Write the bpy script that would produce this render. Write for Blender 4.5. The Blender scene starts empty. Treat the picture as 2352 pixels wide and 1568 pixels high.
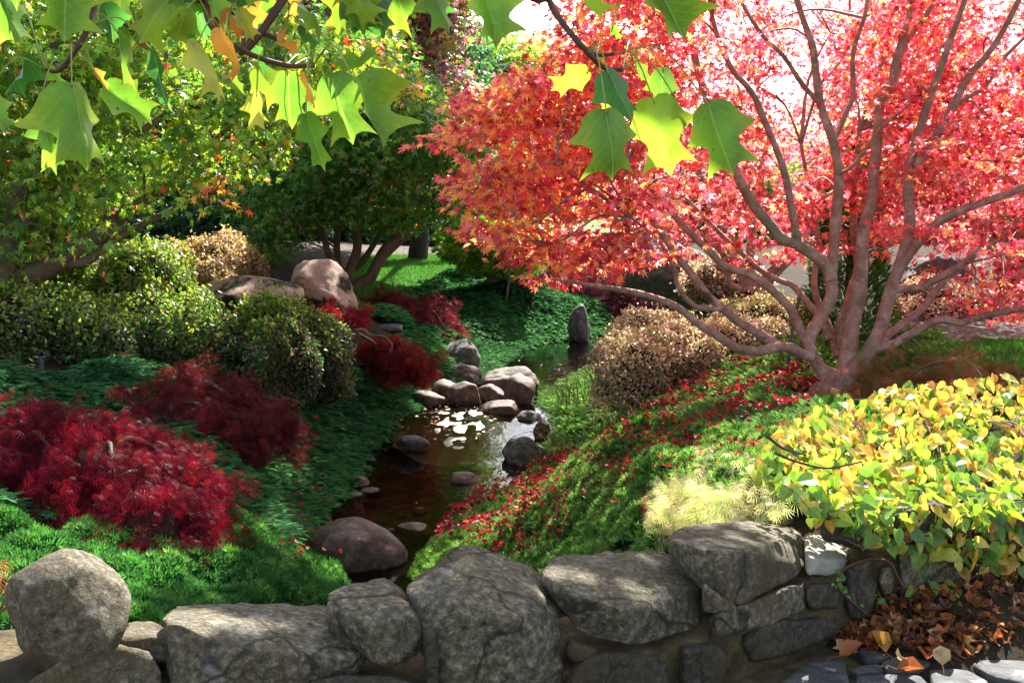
import bpy, bmesh, math
import numpy as np
from mathutils import Vector, Matrix

# ------------------------------------------------------------------ camera
F, CX, CY = 2522.0, 1176.0, 784.0          # focal length and centre, in pixels of a 2352 px wide view
PITCH = math.radians(8.2)
CAMZ = 2.5
sc = bpy.context.scene
cam_d = bpy.data.cameras.new("camera")
cam = bpy.data.objects.new("camera", cam_d)
sc.collection.objects.link(cam)
cam.location = (0, 0, CAMZ)
cam.rotation_euler = (math.radians(90) - PITCH, 0, 0)
cam_d.sensor_width = 36.0
cam_d.lens = 36.0 * F / 2352.0
cam_d.clip_start = 0.05
cam_d.clip_end = 2000
sc.camera = cam

# ------------------------------------------------------------------ sky, sun, exposure
SUN_AZ, SUN_EL = math.radians(18), math.radians(44)     # azimuth to the right of straight ahead
SDIR = np.array([math.sin(SUN_AZ) * math.cos(SUN_EL), math.cos(SUN_AZ) * math.cos(SUN_EL), math.sin(SUN_EL)])
world = bpy.data.worlds.new("World")
sc.world = world
world.use_nodes = True
wn = world.node_tree
bg = wn.nodes["Background"]
sky = wn.nodes.new("ShaderNodeTexSky")
sky.sky_type = 'NISHITA'
sky.sun_disc = False
sky.sun_elevation = SUN_EL
sky.sun_rotation = SUN_AZ
sky.air_density = 1.0
sky.dust_density = 2.0
hs = wn.nodes.new("ShaderNodeHueSaturation"); hs.inputs['Saturation'].default_value = 0.55     # sky desaturated so the skylight is less blue
wn.links.new(sky.outputs[0], hs.inputs['Color']); wn.links.new(hs.outputs[0], bg.inputs[0])
bg.inputs[1].default_value = 0.095
sun_d = bpy.data.lights.new("sun", 'SUN')
sun_d.energy = 5.0
sun_d.angle = math.radians(0.5)
sun_d.color = (1.0, 0.95, 0.87)
sun = bpy.data.objects.new("sun", sun_d)
sc.collection.objects.link(sun)
sun.rotation_euler = Vector(SDIR).to_track_quat('Z', 'Y').to_euler()
sc.view_settings.view_transform = 'Standard'
sc.view_settings.look = 'None'
sc.view_settings.exposure = 2.35
sc.view_settings.gamma = 1.0
try:
    sc.cycles.use_denoising = True
    sc.cycles.max_bounces = 8
    sc.cycles.diffuse_bounces = 4
    sc.cycles.transmission_bounces = 6
    sc.cycles.transparent_max_bounces = 8
    sc.cycles.glossy_bounces = 3
    sc.cycles.sample_clamp_indirect = 8
except Exception:
    pass

rng = np.random.default_rng(7)
COL = sc.collection

# ------------------------------------------------------------------ helpers: pixels to world
_cp, _sp = math.cos(PITCH), math.sin(PITCH)
def rays(px, py):
    px = np.asarray(px, float); py = np.asarray(py, float)
    px, py = np.broadcast_arrays(px, py)
    X = (px - CX) / F; U = (CY - py) / F
    return np.stack([X, _cp + U * _sp, -_sp + U * _cp], -1)
def P(px, py, y):
    d = rays(px, py)
    t = np.asarray(y, float) / d[..., 1]
    return d * t[..., None] + np.array([0, 0, CAMZ])
def Gz(px, py, z):
    d = rays(px, py)
    t = (np.asarray(z, float) - CAMZ) / d[..., 2]
    return d * t[..., None] + np.array([0, 0, CAMZ])
def proj(p):
    p = np.asarray(p, float) - np.array([0, 0, CAMZ])
    d = p[..., 1] * _cp - p[..., 2] * _sp
    u = p[..., 1] * _sp + p[..., 2] * _cp
    return np.stack([CX + F * p[..., 0] / d, CY - F * u / d], -1)
def norm(v):
    v = np.asarray(v, float)
    return v / np.maximum(np.linalg.norm(v, axis=-1, keepdims=True), 1e-9)

# ------------------------------------------------------------------ numpy value noise
def _hash(i, j, k, s):
    n = (i.astype(np.int64) * 73856093) ^ (j.astype(np.int64) * 19349663) ^ (k.astype(np.int64) * 83492791) ^ (s * 2654435761)
    n = (n ^ (n >> 13)) * 1274126177
    n = n ^ (n >> 16)
    return (n & 0xffff) / 65535.0
def vnoise(p, s=0):
    p = np.asarray(p, float)
    f = np.floor(p); u = p - f; u = u * u * (3 - 2 * u)
    i, j, k = f[..., 0], f[..., 1], f[..., 2]
    r = 0
    for a in (0, 1):
        for b in (0, 1):
            for c in (0, 1):
                w = (u[..., 0] if a else 1 - u[..., 0]) * (u[..., 1] if b else 1 - u[..., 1]) * (u[..., 2] if c else 1 - u[..., 2])
                r = r + w * _hash(i + a, j + b, k + c, s)
    return r * 2 - 1
def fbm(p, octv=4, s=0, gain=0.5):
    r = 0; a = 1.0; p = np.asarray(p, float)
    for o in range(octv):
        r = r + a * vnoise(p, s + o); a *= gain; p = p * 2.03 + 11.7
    return r

def in_poly(x, y, poly):
    x = np.asarray(x); y = np.asarray(y)
    c = np.zeros(x.shape, bool); n = len(poly)
    for i in range(n):
        x1, y1 = poly[i]; x2, y2 = poly[i - 1]
        cond = ((y1 > y) != (y2 > y))
        xi = (x2 - x1) * (y - y1) / ((y2 - y1) + 1e-12) + x1
        c ^= cond & (x < xi)
    return c
def sample_poly(poly, n, r=None):
    r = r or rng
    a = np.array(poly, float); lo, hi = a.min(0), a.max(0)
    out = []; m = 0
    while m < n:
        q = r.uniform(lo, hi, (n * 3 + 16, 2)); q = q[in_poly(q[:, 0], q[:, 1], poly)]
        out.append(q); m += len(q)
    return np.concatenate(out)[:n]

# ------------------------------------------------------------------ mesh and object helpers
def tag(o, label=None, cat=None, group=None, kind=None):
    if label: o['label'] = label
    if cat: o['category'] = cat
    if group: o['group'] = group
    if kind: o['kind'] = kind
    return o
def empty(name, loc, label, cat, group=None):
    o = bpy.data.objects.new(name, None); COL.objects.link(o)
    o.location = tuple(float(v) for v in loc); o.empty_display_size = 0.1
    return tag(o, label, cat, group)

class MB:
    """collects numpy chunks into one mesh"""
    def __init__(s):
        s.v = []; s.l = []; s.t = []; s.m = []; s.c = []; s.u = []; s.n = 0; s.sm = []
    def add(s, verts, loops, totals, mat=0, col=(1, 1, 1), uv=None, smooth=False):
        verts = np.asarray(verts, float).reshape(-1, 3)
        loops = np.asarray(loops, np.int64).ravel(); totals = np.asarray(totals, np.int64).ravel()
        s.v.append(verts); s.l.append(loops + s.n); s.t.append(totals)
        s.m.append(np.full(len(totals), mat)); s.sm.append(np.full(len(totals), smooth))
        c = np.asarray(col, float)
        if c.ndim == 1: c = np.tile(c, (len(totals), 1))
        s.c.append(c)
        s.u.append(np.zeros((len(verts), 3)) if uv is None else np.asarray(uv, float))
        s.n += len(verts)
    def build(s, name, mats, parent=None, origin=None, luv=False):
        me = bpy.data.meshes.new(name)
        V = np.concatenate(s.v); L = np.concatenate(s.l); T = np.concatenate(s.t)
        if origin is None:
            origin = np.array(parent.location) if parent is not None else np.array([V[:, 0].mean(), V[:, 1].mean(), V[:, 2].min()])
        origin = np.array(origin, float)
        V = V - origin
        me.vertices.add(len(V)); me.vertices.foreach_set('co', V.astype(np.float32).ravel())
        me.loops.add(len(L)); me.loops.foreach_set('vertex_index', L.astype(np.int32))
        me.polygons.add(len(T))
        st = np.concatenate([[0], np.cumsum(T)[:-1]])
        me.polygons.foreach_set('loop_start', st.astype(np.int32))
        me.polygons.foreach_set('loop_total', T.astype(np.int32))
        me.polygons.foreach_set('material_index', np.concatenate(s.m).astype(np.int32))
        me.polygons.foreach_set('use_smooth', np.concatenate(s.sm).astype(bool))
        C = np.concatenate(s.c); C = np.concatenate([C, np.ones((len(C), 1))], 1)
        at = me.attributes.new('col', 'FLOAT_COLOR', 'FACE'); at.data.foreach_set('color', C.astype(np.float32).ravel())
        if luv:
            au = me.attributes.new('luv', 'FLOAT_VECTOR', 'POINT'); au.data.foreach_set('vector', np.concatenate(s.u).astype(np.float32).ravel())
        me.update(calc_edges=True)
        if not isinstance(mats, (list, tuple)): mats = [mats]
        for m in mats: me.materials.append(m)
        o = bpy.data.objects.new(name, me); COL.objects.link(o)
        if parent is not None:
            o.parent = parent
            o.location = tuple(origin - np.array(parent.location))
        else:
            o.location = tuple(origin)
        return o

def catmull(pts, rad, sub=4):
    pts = np.asarray(pts, float); rad = np.asarray(rad, float)
    if len(pts) < 3: 
        t = np.linspace(0, 1, sub + 1)[:, None]
        return pts[0] * (1 - t) + pts[-1] * t, rad[0] * (1 - t[:, 0]) + rad[-1] * t[:, 0]
    p = np.vstack([2 * pts[0] - pts[1], pts, 2 * pts[-1] - pts[-2]])
    out = []; ro = []
    for i in range(len(pts) - 1):
        a, b, c, d = p[i], p[i + 1], p[i + 2], p[i + 3]
        for k in range(sub):
            t = k / sub
            out.append(0.5 * ((2 * b) + (-a + c) * t + (2 * a - 5 * b + 4 * c - d) * t * t + (-a + 3 * b - 3 * c + d) * t ** 3))
            ro.append(rad[i] * (1 - t) + rad[i + 1] * t)
    out.append(pts[-1]); ro.append(rad[-1])
    return np.array(out), np.array(ro)
def tube(mb, pts, rad, sides=8, mat=0, col=(1, 1, 1), bump=0.0, seed=0, cap=True):
    pts = np.asarray(pts, float); rad = np.asarray(rad, float); n = len(pts)
    tan = norm(np.gradient(pts, axis=0))
    ref = np.tile(np.array([0.0, 0, 1.0]), (n, 1))
    if abs(tan[:, 2]).mean() > 0.7: ref = np.tile(np.array([0.0, 1.0, 0]), (n, 1))
    a = norm(np.cross(tan, ref)); b = np.cross(tan, a)
    th = np.linspace(0, 2 * np.pi, sides, endpoint=False)
    ring = (a[:, None, :] * np.cos(th)[None, :, None] + b[:, None, :] * np.sin(th)[None, :, None])
    R = rad[:, None] * np.ones((n, sides))
    if bump:
        q = (pts[:, None, :] + ring * rad[:, None, None])
        R = R * (1 + bump * fbm(q * 9.0, 3, seed) + bump * 0.8 * vnoise(q * 3.0, seed + 5))
    V = pts[:, None, :] + ring * R[:, :, None]
    idx = np.arange(n * sides).reshape(n, sides)
    q = np.stack([idx[:-1], np.roll(idx, -1, 1)[:-1], np.roll(idx, -1, 1)[1:], idx[1:]], -1).reshape(-1, 4)
    mb.add(V.reshape(-1, 3), q.ravel(), np.full(len(q), 4), mat, col, smooth=True)
    if cap:
        for r, rev in ((0, False), (n - 1, True)):
            f = idx[r] if rev else idx[r][::-1]
            mb.add(V.reshape(-1, 3)[f], np.arange(sides), [sides], mat, col, smooth=False)

# ------------------------------------------------------------------ leaf templates (x width, y length from base, z normal)
def T(verts, faces):
    return (np.array(verts, float), [np.array(f) for f in faces])
def tpl_palm(n=7, w=0.16, droop=0.18):
    """palmate maple leaf: n pointed lobes from the base"""
    V = [(0, 0.05, 0)]; Fc = []
    angs = np.linspace(-125, 125, n)
    for i, a in enumerate(angs):
        L = 0.62 * (1.0 - 0.50 * (abs(a) / 125) ** 1.5)
        ar = math.radians(a); dx, dy = math.sin(ar), math.cos(ar); px, py = dy, -dx
        c0 = (0, 0.30); m = 0.55
        V += [(c0[0] + dx * L * m + px * L * w, c0[1] + dy * L * m + py * L * w, -droop * 0.1),
              (c0[0] + dx * L * 1.12, c0[1] + dy * L * 1.12, -droop * L),
              (c0[0] + dx * L * m - px * L * w, c0[1] + dy * L * m - py * L * w, -droop * 0.1)]
    V[0] = (0, 0.30, 0.03)
    for i in range(n):
        Fc.append((0, 1 + 3 * i, 2 + 3 * i, 3 + 3 * i))
    # webs between the lobes
    for i in range(n - 1):
        Fc.append((0, 1 + 3 * i, 3 + 3 * (i + 1)))
    return T(V, Fc)
def tpl_lace(n=6, w=0.020):
    V = []; Fc = []
    for i, a in enumerate(np.linspace(-58, 58, n)):
        L = 1.0 * (1 - 0.30 * abs(a) / 58); ar = math.radians(a); dx, dy = math.sin(ar), math.cos(ar); px, py = dy, -dx
        b = len(V)
        V += [(0, 0, 0), (dx * L * .45 + px * w, dy * L * .45 + py * w, -0.05), (dx * L * .8, dy * L * .92, -0.42 * L), (dx * L * .45 - px * w, dy * L * .45 - py * w, -0.05)]
        Fc.append((b, b + 1, b + 2, b + 3))
    return T(V, Fc)
TPL_OVAL = T([(0, 0, 0), (.28, .35, .06), (.22, .75, .02), (0, 1, -.08), (-.22, .75, .02), (-.28, .35, .06), (0, .5, -.03)],
             [(0, 1, 6), (1, 2, 6), (2, 3, 6), (3, 4, 6), (4, 5, 6), (5, 0, 6)])
TPL_QUAD = T([(0, 0, 0), (.32, .45, .07), (0, 1, -.05), (-.32, .45, .07)], [(0, 1, 2), (0, 2, 3)])
TPL_MED = tpl_palm(5, .19)
TPL_PALM = tpl_palm(7, .15)
TPL_LACE = tpl_lace()
def tpl_spray(n=5, w=0.05, sp=0.28):
    V = [(-w * .5, 0, 0), (w * .5, 0, 0), (0, 1, .05)]; Fc = [(0, 1, 2)]
    for i in range(n):
        y = 0.08 + 0.72 * i / n; L = sp * (1 - 0.5 * i / n)
        for s in (-1, 1):
            b = len(V); yy = y + (0.05 if s > 0 else 0)
            V += [(0, yy, 0), (s * L * .45, yy + L * .25 - w, .06), (s * L * .85, yy + L, .03), (s * L * .2, yy + L * .35 + w, .06)]
            Fc.append((b, b + 1, b + 2, b + 3))
    return T(V, Fc)
TPL_SPRAY = tpl_spray()
TPL_SPRAY2 = tpl_spray(3, .09, .36)
def tpl_tuft(n=7):
    V = []; Fc = []
    for i in range(n):
        a = i * 2.4; r = 0.15 + 0.6 * (i / n); dx, dy = math.cos(a) * r, math.sin(a) * r; b = len(V); q = .55; h = 1 - .5 * r
        V += [(0, 0, 0), (dx * .45 + dy * q * .4, h * .55, dy * .45 - dx * q * .4), (dx, h, dy), (dx * .45 - dy * q * .4, h * .5, dy * .45 + dx * q * .4)]
        Fc.append((b, b + 1, b + 2, b + 3))
    return T(V, Fc)
TPL_TUFT = tpl_tuft()

def leaves(mb, tpl, pos, axis, nrm, size, col, mat=0, wid=None, uv=False):
    """scatter copies of a leaf template: pos (n,3), axis (n,3), nrm (n,3), size (n), col (n,3)"""
    TV, TF = tpl
    n = len(pos)
    if n == 0: return
    Y = norm(axis); Z = norm(nrm - (nrm * Y).sum(-1, keepdims=True) * Y); X = np.cross(Y, Z)
    size = np.broadcast_to(np.asarray(size, float), (n,))
    w = np.ones(n) if wid is None else np.broadcast_to(wid, (n,))
    V = pos[:, None, :] + size[:, None, None] * (TV[None, :, 0, None] * (X * w[:, None])[:, None, :] + TV[None, :, 1, None] * Y[:, None, :] + TV[None, :, 2, None] * Z[:, None, :])
    k = len(TV); off = (np.arange(n) * k)
    lp = np.concatenate(TF); tot = np.array([len(f) for f in TF])
    L = (off[:, None] + lp[None, :]).ravel(); Tt = np.tile(tot, n)
    C = np.repeat(np.asarray(col, float), len(TF), axis=0)
    U = np.tile(TV, (n, 1)) if uv else None
    mb.add(V.reshape(-1, 3), L, Tt, mat, C, U, smooth=False)

def rand_dirs(n, r=None):
    v = (r or rng).normal(size=(n, 3)); return norm(v)
def pick(cols, weights, n, jit=0.15, r=None):
    r = r or rng
    cols = np.array(cols, float); w = np.array(weights, float); w /= w.sum()
    c = cols[r.choice(len(cols), n, p=w)]
    c = c * (1 + jit * r.normal(size=(n, 1))) * (1 + jit * .4 * r.normal(size=(n, 3)))
    return np.clip(c, 0.003, 0.95)

# ------------------------------------------------------------------ materials
MATS = {}
def newmat(name):
    m = bpy.data.materials.new(name); m.use_nodes = True; nt = m.node_tree
    for n in list(nt.nodes): nt.nodes.remove(n)
    out = nt.nodes.new('ShaderNodeOutputMaterial'); MATS[name] = m
    return m, nt, out
def N(nt, typ, **kw):
    n = nt.nodes.new(typ)
    for k, v in kw.items():
        if k.startswith('i_'): n.inputs[k[2:].replace('_', ' ')].default_value = v
        else: setattr(n, k, v)
    return n
def leafmat(name, trans=0.45, rough=0.45, spec=0.5, tboost=(1.6, 1.6, 1.6), vein=None, nscale=35, nlo=.72, nhi=1.22):
    m, nt, out = newmat(name)
    at = N(nt, 'ShaderNodeAttribute', attribute_name='col')
    geo = N(nt, 'ShaderNodeNewGeometry')
    nz = N(nt, 'ShaderNodeTexNoise'); nz.inputs['Scale'].default_value = nscale; nz.inputs['Detail'].default_value = 3
    nt.links.new(geo.outputs['Position'], nz.inputs['Vector'])
    mp = N(nt, 'ShaderNodeMapRange'); mp.inputs['From Min'].default_value = .25; mp.inputs['From Max'].default_value = .75
    mp.inputs['To Min'].default_value = nlo; mp.inputs['To Max'].default_value = nhi
    nt.links.new(nz.outputs['Fac'], mp.inputs['Value'])
    mx = N(nt, 'ShaderNodeVectorMath', operation='SCALE')
    nt.links.new(at.outputs['Color'], mx.inputs[0]); nt.links.new(mp.outputs[0], mx.inputs['Scale'])
    colsock = mx.outputs[0]
    if vein:
        au = N(nt, 'ShaderNodeAttribute', attribute_name='luv')
        sep = N(nt, 'ShaderNodeSeparateXYZ'); nt.links.new(au.outputs['Vector'], sep.inputs[0])
        ab = N(nt, 'ShaderNodeMath', operation='ABSOLUTE'); nt.links.new(sep.outputs['X'], ab.inputs[0])
        mid = N(nt, 'ShaderNodeMapRange'); mid.inputs['From Min'].default_value = .004; mid.inputs['From Max'].default_value = .014
        mid.inputs['To Min'].default_value = 1; mid.inputs['To Max'].default_value = 0
        nt.links.new(ab.outputs[0], mid.inputs['Value'])
        sl = N(nt, 'ShaderNodeMath', operation='MULTIPLY_ADD'); sl.inputs[1].default_value = -1.1
        nt.links.new(ab.outputs[0], sl.inputs[0]); nt.links.new(sep.outputs['Y'], sl.inputs[2])
        fr = N(nt, 'ShaderNodeMath', operation='PINGPONG'); fr.inputs[1].default_value = .07
        nt.links.new(sl.outputs[0], fr.inputs[0])
        lat = N(nt, 'ShaderNodeMapRange'); lat.inputs['From Min'].default_value = .001; lat.inputs['From Max'].default_value = .007
        lat.inputs['To Min'].default_value = .55; lat.inputs['To Max'].default_value = 0
        nt.links.new(fr.outputs[0], lat.inputs['Value'])
        mxv = N(nt, 'ShaderNodeMath', operation='MAXIMUM'); nt.links.new(mid.outputs[0], mxv.inputs[0]); nt.links.new(lat.outputs[0], mxv.inputs[1])
        mxa = N(nt, 'ShaderNodeMath', operation='MULTIPLY'); mxa.inputs[1].default_value = .6; nt.links.new(mxv.outputs[0], mxa.inputs[0])
        mix = N(nt, 'ShaderNodeMix', data_type='RGBA'); mix.inputs['B'].default_value = (*vein, 1)
        nt.links.new(mxa.outputs[0], mix.inputs['Factor']); nt.links.new(colsock, mix.inputs['A'])
        # brown specks
        vo = N(nt, 'ShaderNodeTexNoise'); vo.inputs['Scale'].default_value = 90; vo.inputs['Detail'].default_value = 1
        nt.links.new(geo.outputs['Position'], vo.inputs['Vector'])
        sp = N(nt, 'ShaderNodeMapRange'); sp.inputs['From Min'].default_value = .74; sp.inputs['From Max'].default_value = .80
        nt.links.new(vo.outputs['Fac'], sp.inputs['Value'])
        mix2 = N(nt, 'ShaderNodeMix', data_type='RGBA'); mix2.inputs['B'].default_value = (.12, .05, .015, 1)
        nt.links.new(sp.outputs[0], mix2.inputs['Factor']); nt.links.new(mix.outputs['Result'], mix2.inputs['A'])
        colsock = mix2.outputs['Result']
    pb = N(nt, 'ShaderNodeBsdfPrincipled'); pb.inputs['Roughness'].default_value = rough; pb.inputs['Specular IOR Level'].default_value = spec
    nt.links.new(colsock, pb.inputs['Base Color'])
    tb = N(nt, 'ShaderNodeVectorMath', operation='MULTIPLY'); tb.inputs[1].default_value = tboost
    nt.links.new(colsock, tb.inputs[0])
    tr = N(nt, 'ShaderNodeBsdfTranslucent'); nt.links.new(tb.outputs[0], tr.inputs['Color'])
    ms = N(nt, 'ShaderNodeMixShader'); ms.inputs[0].default_value = trans
    nt.links.new(pb.outputs[0], ms.inputs[1]); nt.links.new(tr.outputs[0], ms.inputs[2]); nt.links.new(ms.outputs[0], out.inputs[0])
    return m
def ramp(nt, stops):
    r = N(nt, 'ShaderNodeValToRGB'); e = r.color_ramp.elements
    e[0].position, e[0].color = stops[0][0], (*stops[0][1], 1)
    e[1].position, e[1].color = stops[-1][0], (*stops[-1][1], 1)
    for p, c in stops[1:-1]:
        x = e.new(p); x.color = (*c, 1)
    return r
def noisemat(name, stops, scale=6, detail=6, rough=.85, bump=.4, bscale=40, second=None, spec=.3, coords='Object', moss=None, bdist=.01, stretch=None, crack=None):
    """stops: colour ramp over noise; second=(scale, lo, hi, colour) adds patches; moss=(colour, amount)"""
    m, nt, out = newmat(name)
    tc = N(nt, 'ShaderNodeTexCoord'); vec = tc.outputs[coords]
    if stretch:
        mp = N(nt, 'ShaderNodeMapping'); mp.inputs['Scale'].default_value = stretch; nt.links.new(vec, mp.inputs[0]); vec = mp.outputs[0]
    nz = N(nt, 'ShaderNodeTexNoise'); nz.inputs['Scale'].default_value = scale; nz.inputs['Detail'].default_value = detail; nz.inputs['Roughness'].default_value = .72
    nt.links.new(vec, nz.inputs['Vector'])
    r = ramp(nt, stops); nt.links.new(nz.outputs['Fac'], r.inputs[0]); cs = r.outputs[0]
    if second:
        for (s2, lo, hi, c2) in second:
            n2 = N(nt, 'ShaderNodeTexNoise'); n2.inputs['Scale'].default_value = s2; n2.inputs['Detail'].default_value = 4; n2.inputs['Roughness'].default_value = .65
            n2.noise_dimensions = '4D'; n2.inputs['W'].default_value = s2 * 1.7
            nt.links.new(vec, n2.inputs['Vector'])
            mr = N(nt, 'ShaderNodeMapRange'); mr.inputs['From Min'].default_value = lo; mr.inputs['From Max'].default_value = hi
            nt.links.new(n2.outputs['Fac'], mr.inputs['Value'])
            mx = N(nt, 'ShaderNodeMix', data_type='RGBA'); mx.inputs['B'].default_value = (*c2, 1)
            nt.links.new(mr.outputs[0], mx.inputs['Factor']); nt.links.new(cs, mx.inputs['A']); cs = mx.outputs['Result']
    if crack:
        dn = N(nt, 'ShaderNodeTexNoise'); dn.inputs['Scale'].default_value = 5; dn.inputs['Detail'].default_value = 5; nt.links.new(vec, dn.inputs['Vector'])
        dv = N(nt, 'ShaderNodeVectorMath', operation='MULTIPLY_ADD'); dv.inputs[1].default_value = (.25, .25, .25); nt.links.new(dn.outputs['Color'], dv.inputs[0]); nt.links.new(vec, dv.inputs[2])
        vv = N(nt, 'ShaderNodeTexVoronoi'); vv.feature = 'DISTANCE_TO_EDGE'; vv.inputs['Scale'].default_value = crack; nt.links.new(dv.outputs[0], vv.inputs['Vector'])
        cm = N(nt, 'ShaderNodeMapRange'); cm.inputs['From Min'].default_value = .002; cm.inputs['From Max'].default_value = .016; cm.inputs['To Min'].default_value = .8; cm.inputs['To Max'].default_value = 0
        nt.links.new(vv.outputs['Distance'], cm.inputs['Value'])
        mc = N(nt, 'ShaderNodeMix', data_type='RGBA'); mc.inputs['B'].default_value = (.014, .012, .008, 1); nt.links.new(cm.outputs[0], mc.inputs['Factor']); nt.links.new(cs, mc.inputs['A']); cs = mc.outputs['Result']
    pb = N(nt, 'ShaderNodeBsdfPrincipled'); pb.inputs['Roughness'].default_value = rough; pb.inputs['Specular IOR Level'].default_value = spec
    nt.links.new(cs, pb.inputs['Base Color'])
    nb = N(nt, 'ShaderNodeTexNoise'); nb.inputs['Scale'].default_value = bscale; nb.inputs['Detail'].default_value = 6; nb.inputs['Roughness'].default_value = .7
    nt.links.new(vec, nb.inputs['Vector'])
    bp = N(nt, 'ShaderNodeBump'); bp.inputs['Strength'].default_value = bump; bp.inputs['Distance'].default_value = bdist
    nt.links.new(nb.outputs['Fac'], bp.inputs['Height']); nt.links.new(bp.outputs[0], pb.inputs['Normal'])
    nt.links.new(pb.outputs[0], out.inputs[0])
    return m

M_red = leafmat('red_maple_leaf', .5, .22, 1.0, (1.6, 2.7, 2.8))
M_fallen = leafmat('fallen_leaf_red', .3, .6, .25, (1.4, 1.3, 1.3))
M_green = leafmat('green_leaf', .45, .42, .5, (1.7, 1.5, .9))
M_shrub = leafmat('shrub_leaf', .4, .38, .5, (1.6, 1.5, 1.0))
M_lace = leafmat('laceleaf', .4, .55, .12, (1.9, 1.2, 1.2))
M_jun = leafmat('juniper', .3, .6, .15, (1.4, 1.5, .9))
M_tulip = leafmat('tulip_leaf', .55, .38, .4, (1.10, 1.08, .7), vein=(.34, .42, .12), nscale=16, nlo=.55, nhi=1.4)
M_vine = leafmat('vine_leaf', .5, .4, .5, (1.7, 1.5, .8), vein=(.40, .42, .10), nscale=22, nlo=.5, nhi=1.35)
M_dry = leafmat('dry_leaf', .3, .6, .3, (1.5, 1.3, 1.0))
M_core = noisemat('shrub_inside', [(.3, (.010, .011, .006)), (.7, (.03, .026, .014))], 20, rough=1, spec=.05)  # near-black filling added inside the foliage to block light
M_bark_pink = noisemat('smooth_maple_bark', [(.30, (.15, .070, .055)), (.5, (.31, .170, .140)), (.70, (.52, .37, .32))], 9, 10, .75, .9, 50,
                       second=[(3.0, .52, .66, (.16, .15, .095)), (26, .60, .70, (.44, .40, .34)), (5, .60, .68, (.09, .045, .035))])
M_bark_brown = noisemat('brown_maple_bark', [(.3, (.075, .055, .038)), (.7, (.19, .14, .095))], 8, 6, .8, .5, 60, second=[(3, .5, .65, (.10, .10, .05))])
M_bark_dark = noisemat('furrowed_dark_bark', [(.35, (.012, .009, .008)), (.65, (.065, .045, .035))], 9, 6, .95, 1.0, 25, stretch=(3, 3, .35), bdist=.03)
M_twig = noisemat('twig_bark', [(.3, (.05, .022, .018)), (.7, (.12, .055, .04))], 20, rough=.7)
M_stone = noisemat('wall_stone', [(.33, (.022, .019, .012)), (.45, (.076, .065, .040)), (.54, (.140, .120, .077)), (.68, (.33, .305, .235))], 44, 15, .85, 1.0, 90, crack=1.3,
                   second=[(2.6, .50, .66, (.075, .054, .024)), (7, .58, .70, (.035, .038, .042)), (9, .60, .72, (.22, .22, .20)), (190, .60, .70, (.34, .33, .30)), (160, .60, .70, (.012, .011, .009))], bdist=.014)
M_stone_d = noisemat('dark_wall_stone', [(.3, (.012, .011, .009)), (.5, (.045, .040, .028)), (.75, (.13, .115, .085))], 40, 14, .85, 1.0, 80, crack=3.0,
                   second=[(3.5, .50, .66, (.065, .046, .018)), (6, .60, .70, (.026, .029, .033)), (150, .64, .72, (.2, .19, .17))], bdist=.014)
M_mortar = noisemat('wall_mortar', [(.3, (.025, .018, .009)), (.55, (.085, .064, .030)), (.75, (.19, .15, .08))], 18, 12, .95, 1.0, 50,
                    second=[(5, .52, .66, (.12, .11, .03)), (3, .55, .7, (.04, .032, .022))], bdist=.02)
M_capmortar = noisemat('pale_mortar_cap', [(.3, (.16, .155, .12)), (.7, (.40, .39, .33))], 16, 8, .9, .7, 60)
M_flag = noisemat('flagstone', [(.3, (.018, .019, .021)), (.5, (.045, .047, .050)), (.72, (.105, .108, .112))], 14, 12, .75, .8, 45,
                  second=[(4, .58, .7, (.13, .12, .11)), (7, .62, .7, (.19, .195, .20))], bdist=.01)
M_rock_pink = noisemat('pink_boulder_stone', [(.3, (.20, .125, .10)), (.55, (.33, .215, .18)), (.75, (.48, .35, .30))], 9, 8, .9, .8, 40,
                       second=[(1.9, .45, .50, (.026, .020, .011)), (4.4, .58, .66, (.10, .09, .025))], bdist=.02)
M_rock_br = noisemat('brown_stream_stone', [(.32, (.022, .015, .011)), (.5, (.068, .044, .032)), (.70, (.17, .12, .095))], 14, 12, .7, .6, 40,
                     second=[(3, .55, .7, (.045, .042, .03))], bdist=.01)
M_rock_gr = noisemat('grey_stone', [(.32, (.022, .021, .020)), (.5, (.062, .059, .057)), (.70, (.15, .145, .14))], 14, 12, .8, .7, 35,
                     second=[(3, .54, .66, (.07, .065, .035))], bdist=.015)
M_soil = noisemat('soil', [(.3, (.012, .010, .007)), (.7, (.045, .034, .02))], 8, 8, 1, 1, 30, spec=.1, bdist=.03)
M_mulch = noisemat('bark_mulch', [(.3, (.03, .022, .018)), (.5, (.09, .068, .06)), (.7, (.26, .22, .20))], 14, 10, .95, 1, 40, spec=.1, bdist=.04)
M_lawn = noisemat('lawn_grass', [(.3, (.035, .13, .03)), (.6, (.07, .21, .045)), (.8, (.12, .28, .06))], 3, 8, .9, 1, 60, spec=.1, bdist=.05)
M_bed = noisemat('stream_bed', [(.3, (.012, .009, .004)), (.5, (.050, .034, .012)), (.75, (.20, .13, .05))], 10, 8, .9, .8, 30, bdist=.02)
M_metal = noisemat('dark_metal', [(.3, (.03, .035, .04)), (.7, (.09, .10, .11))], 30, rough=.4, spec=.6)

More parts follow.
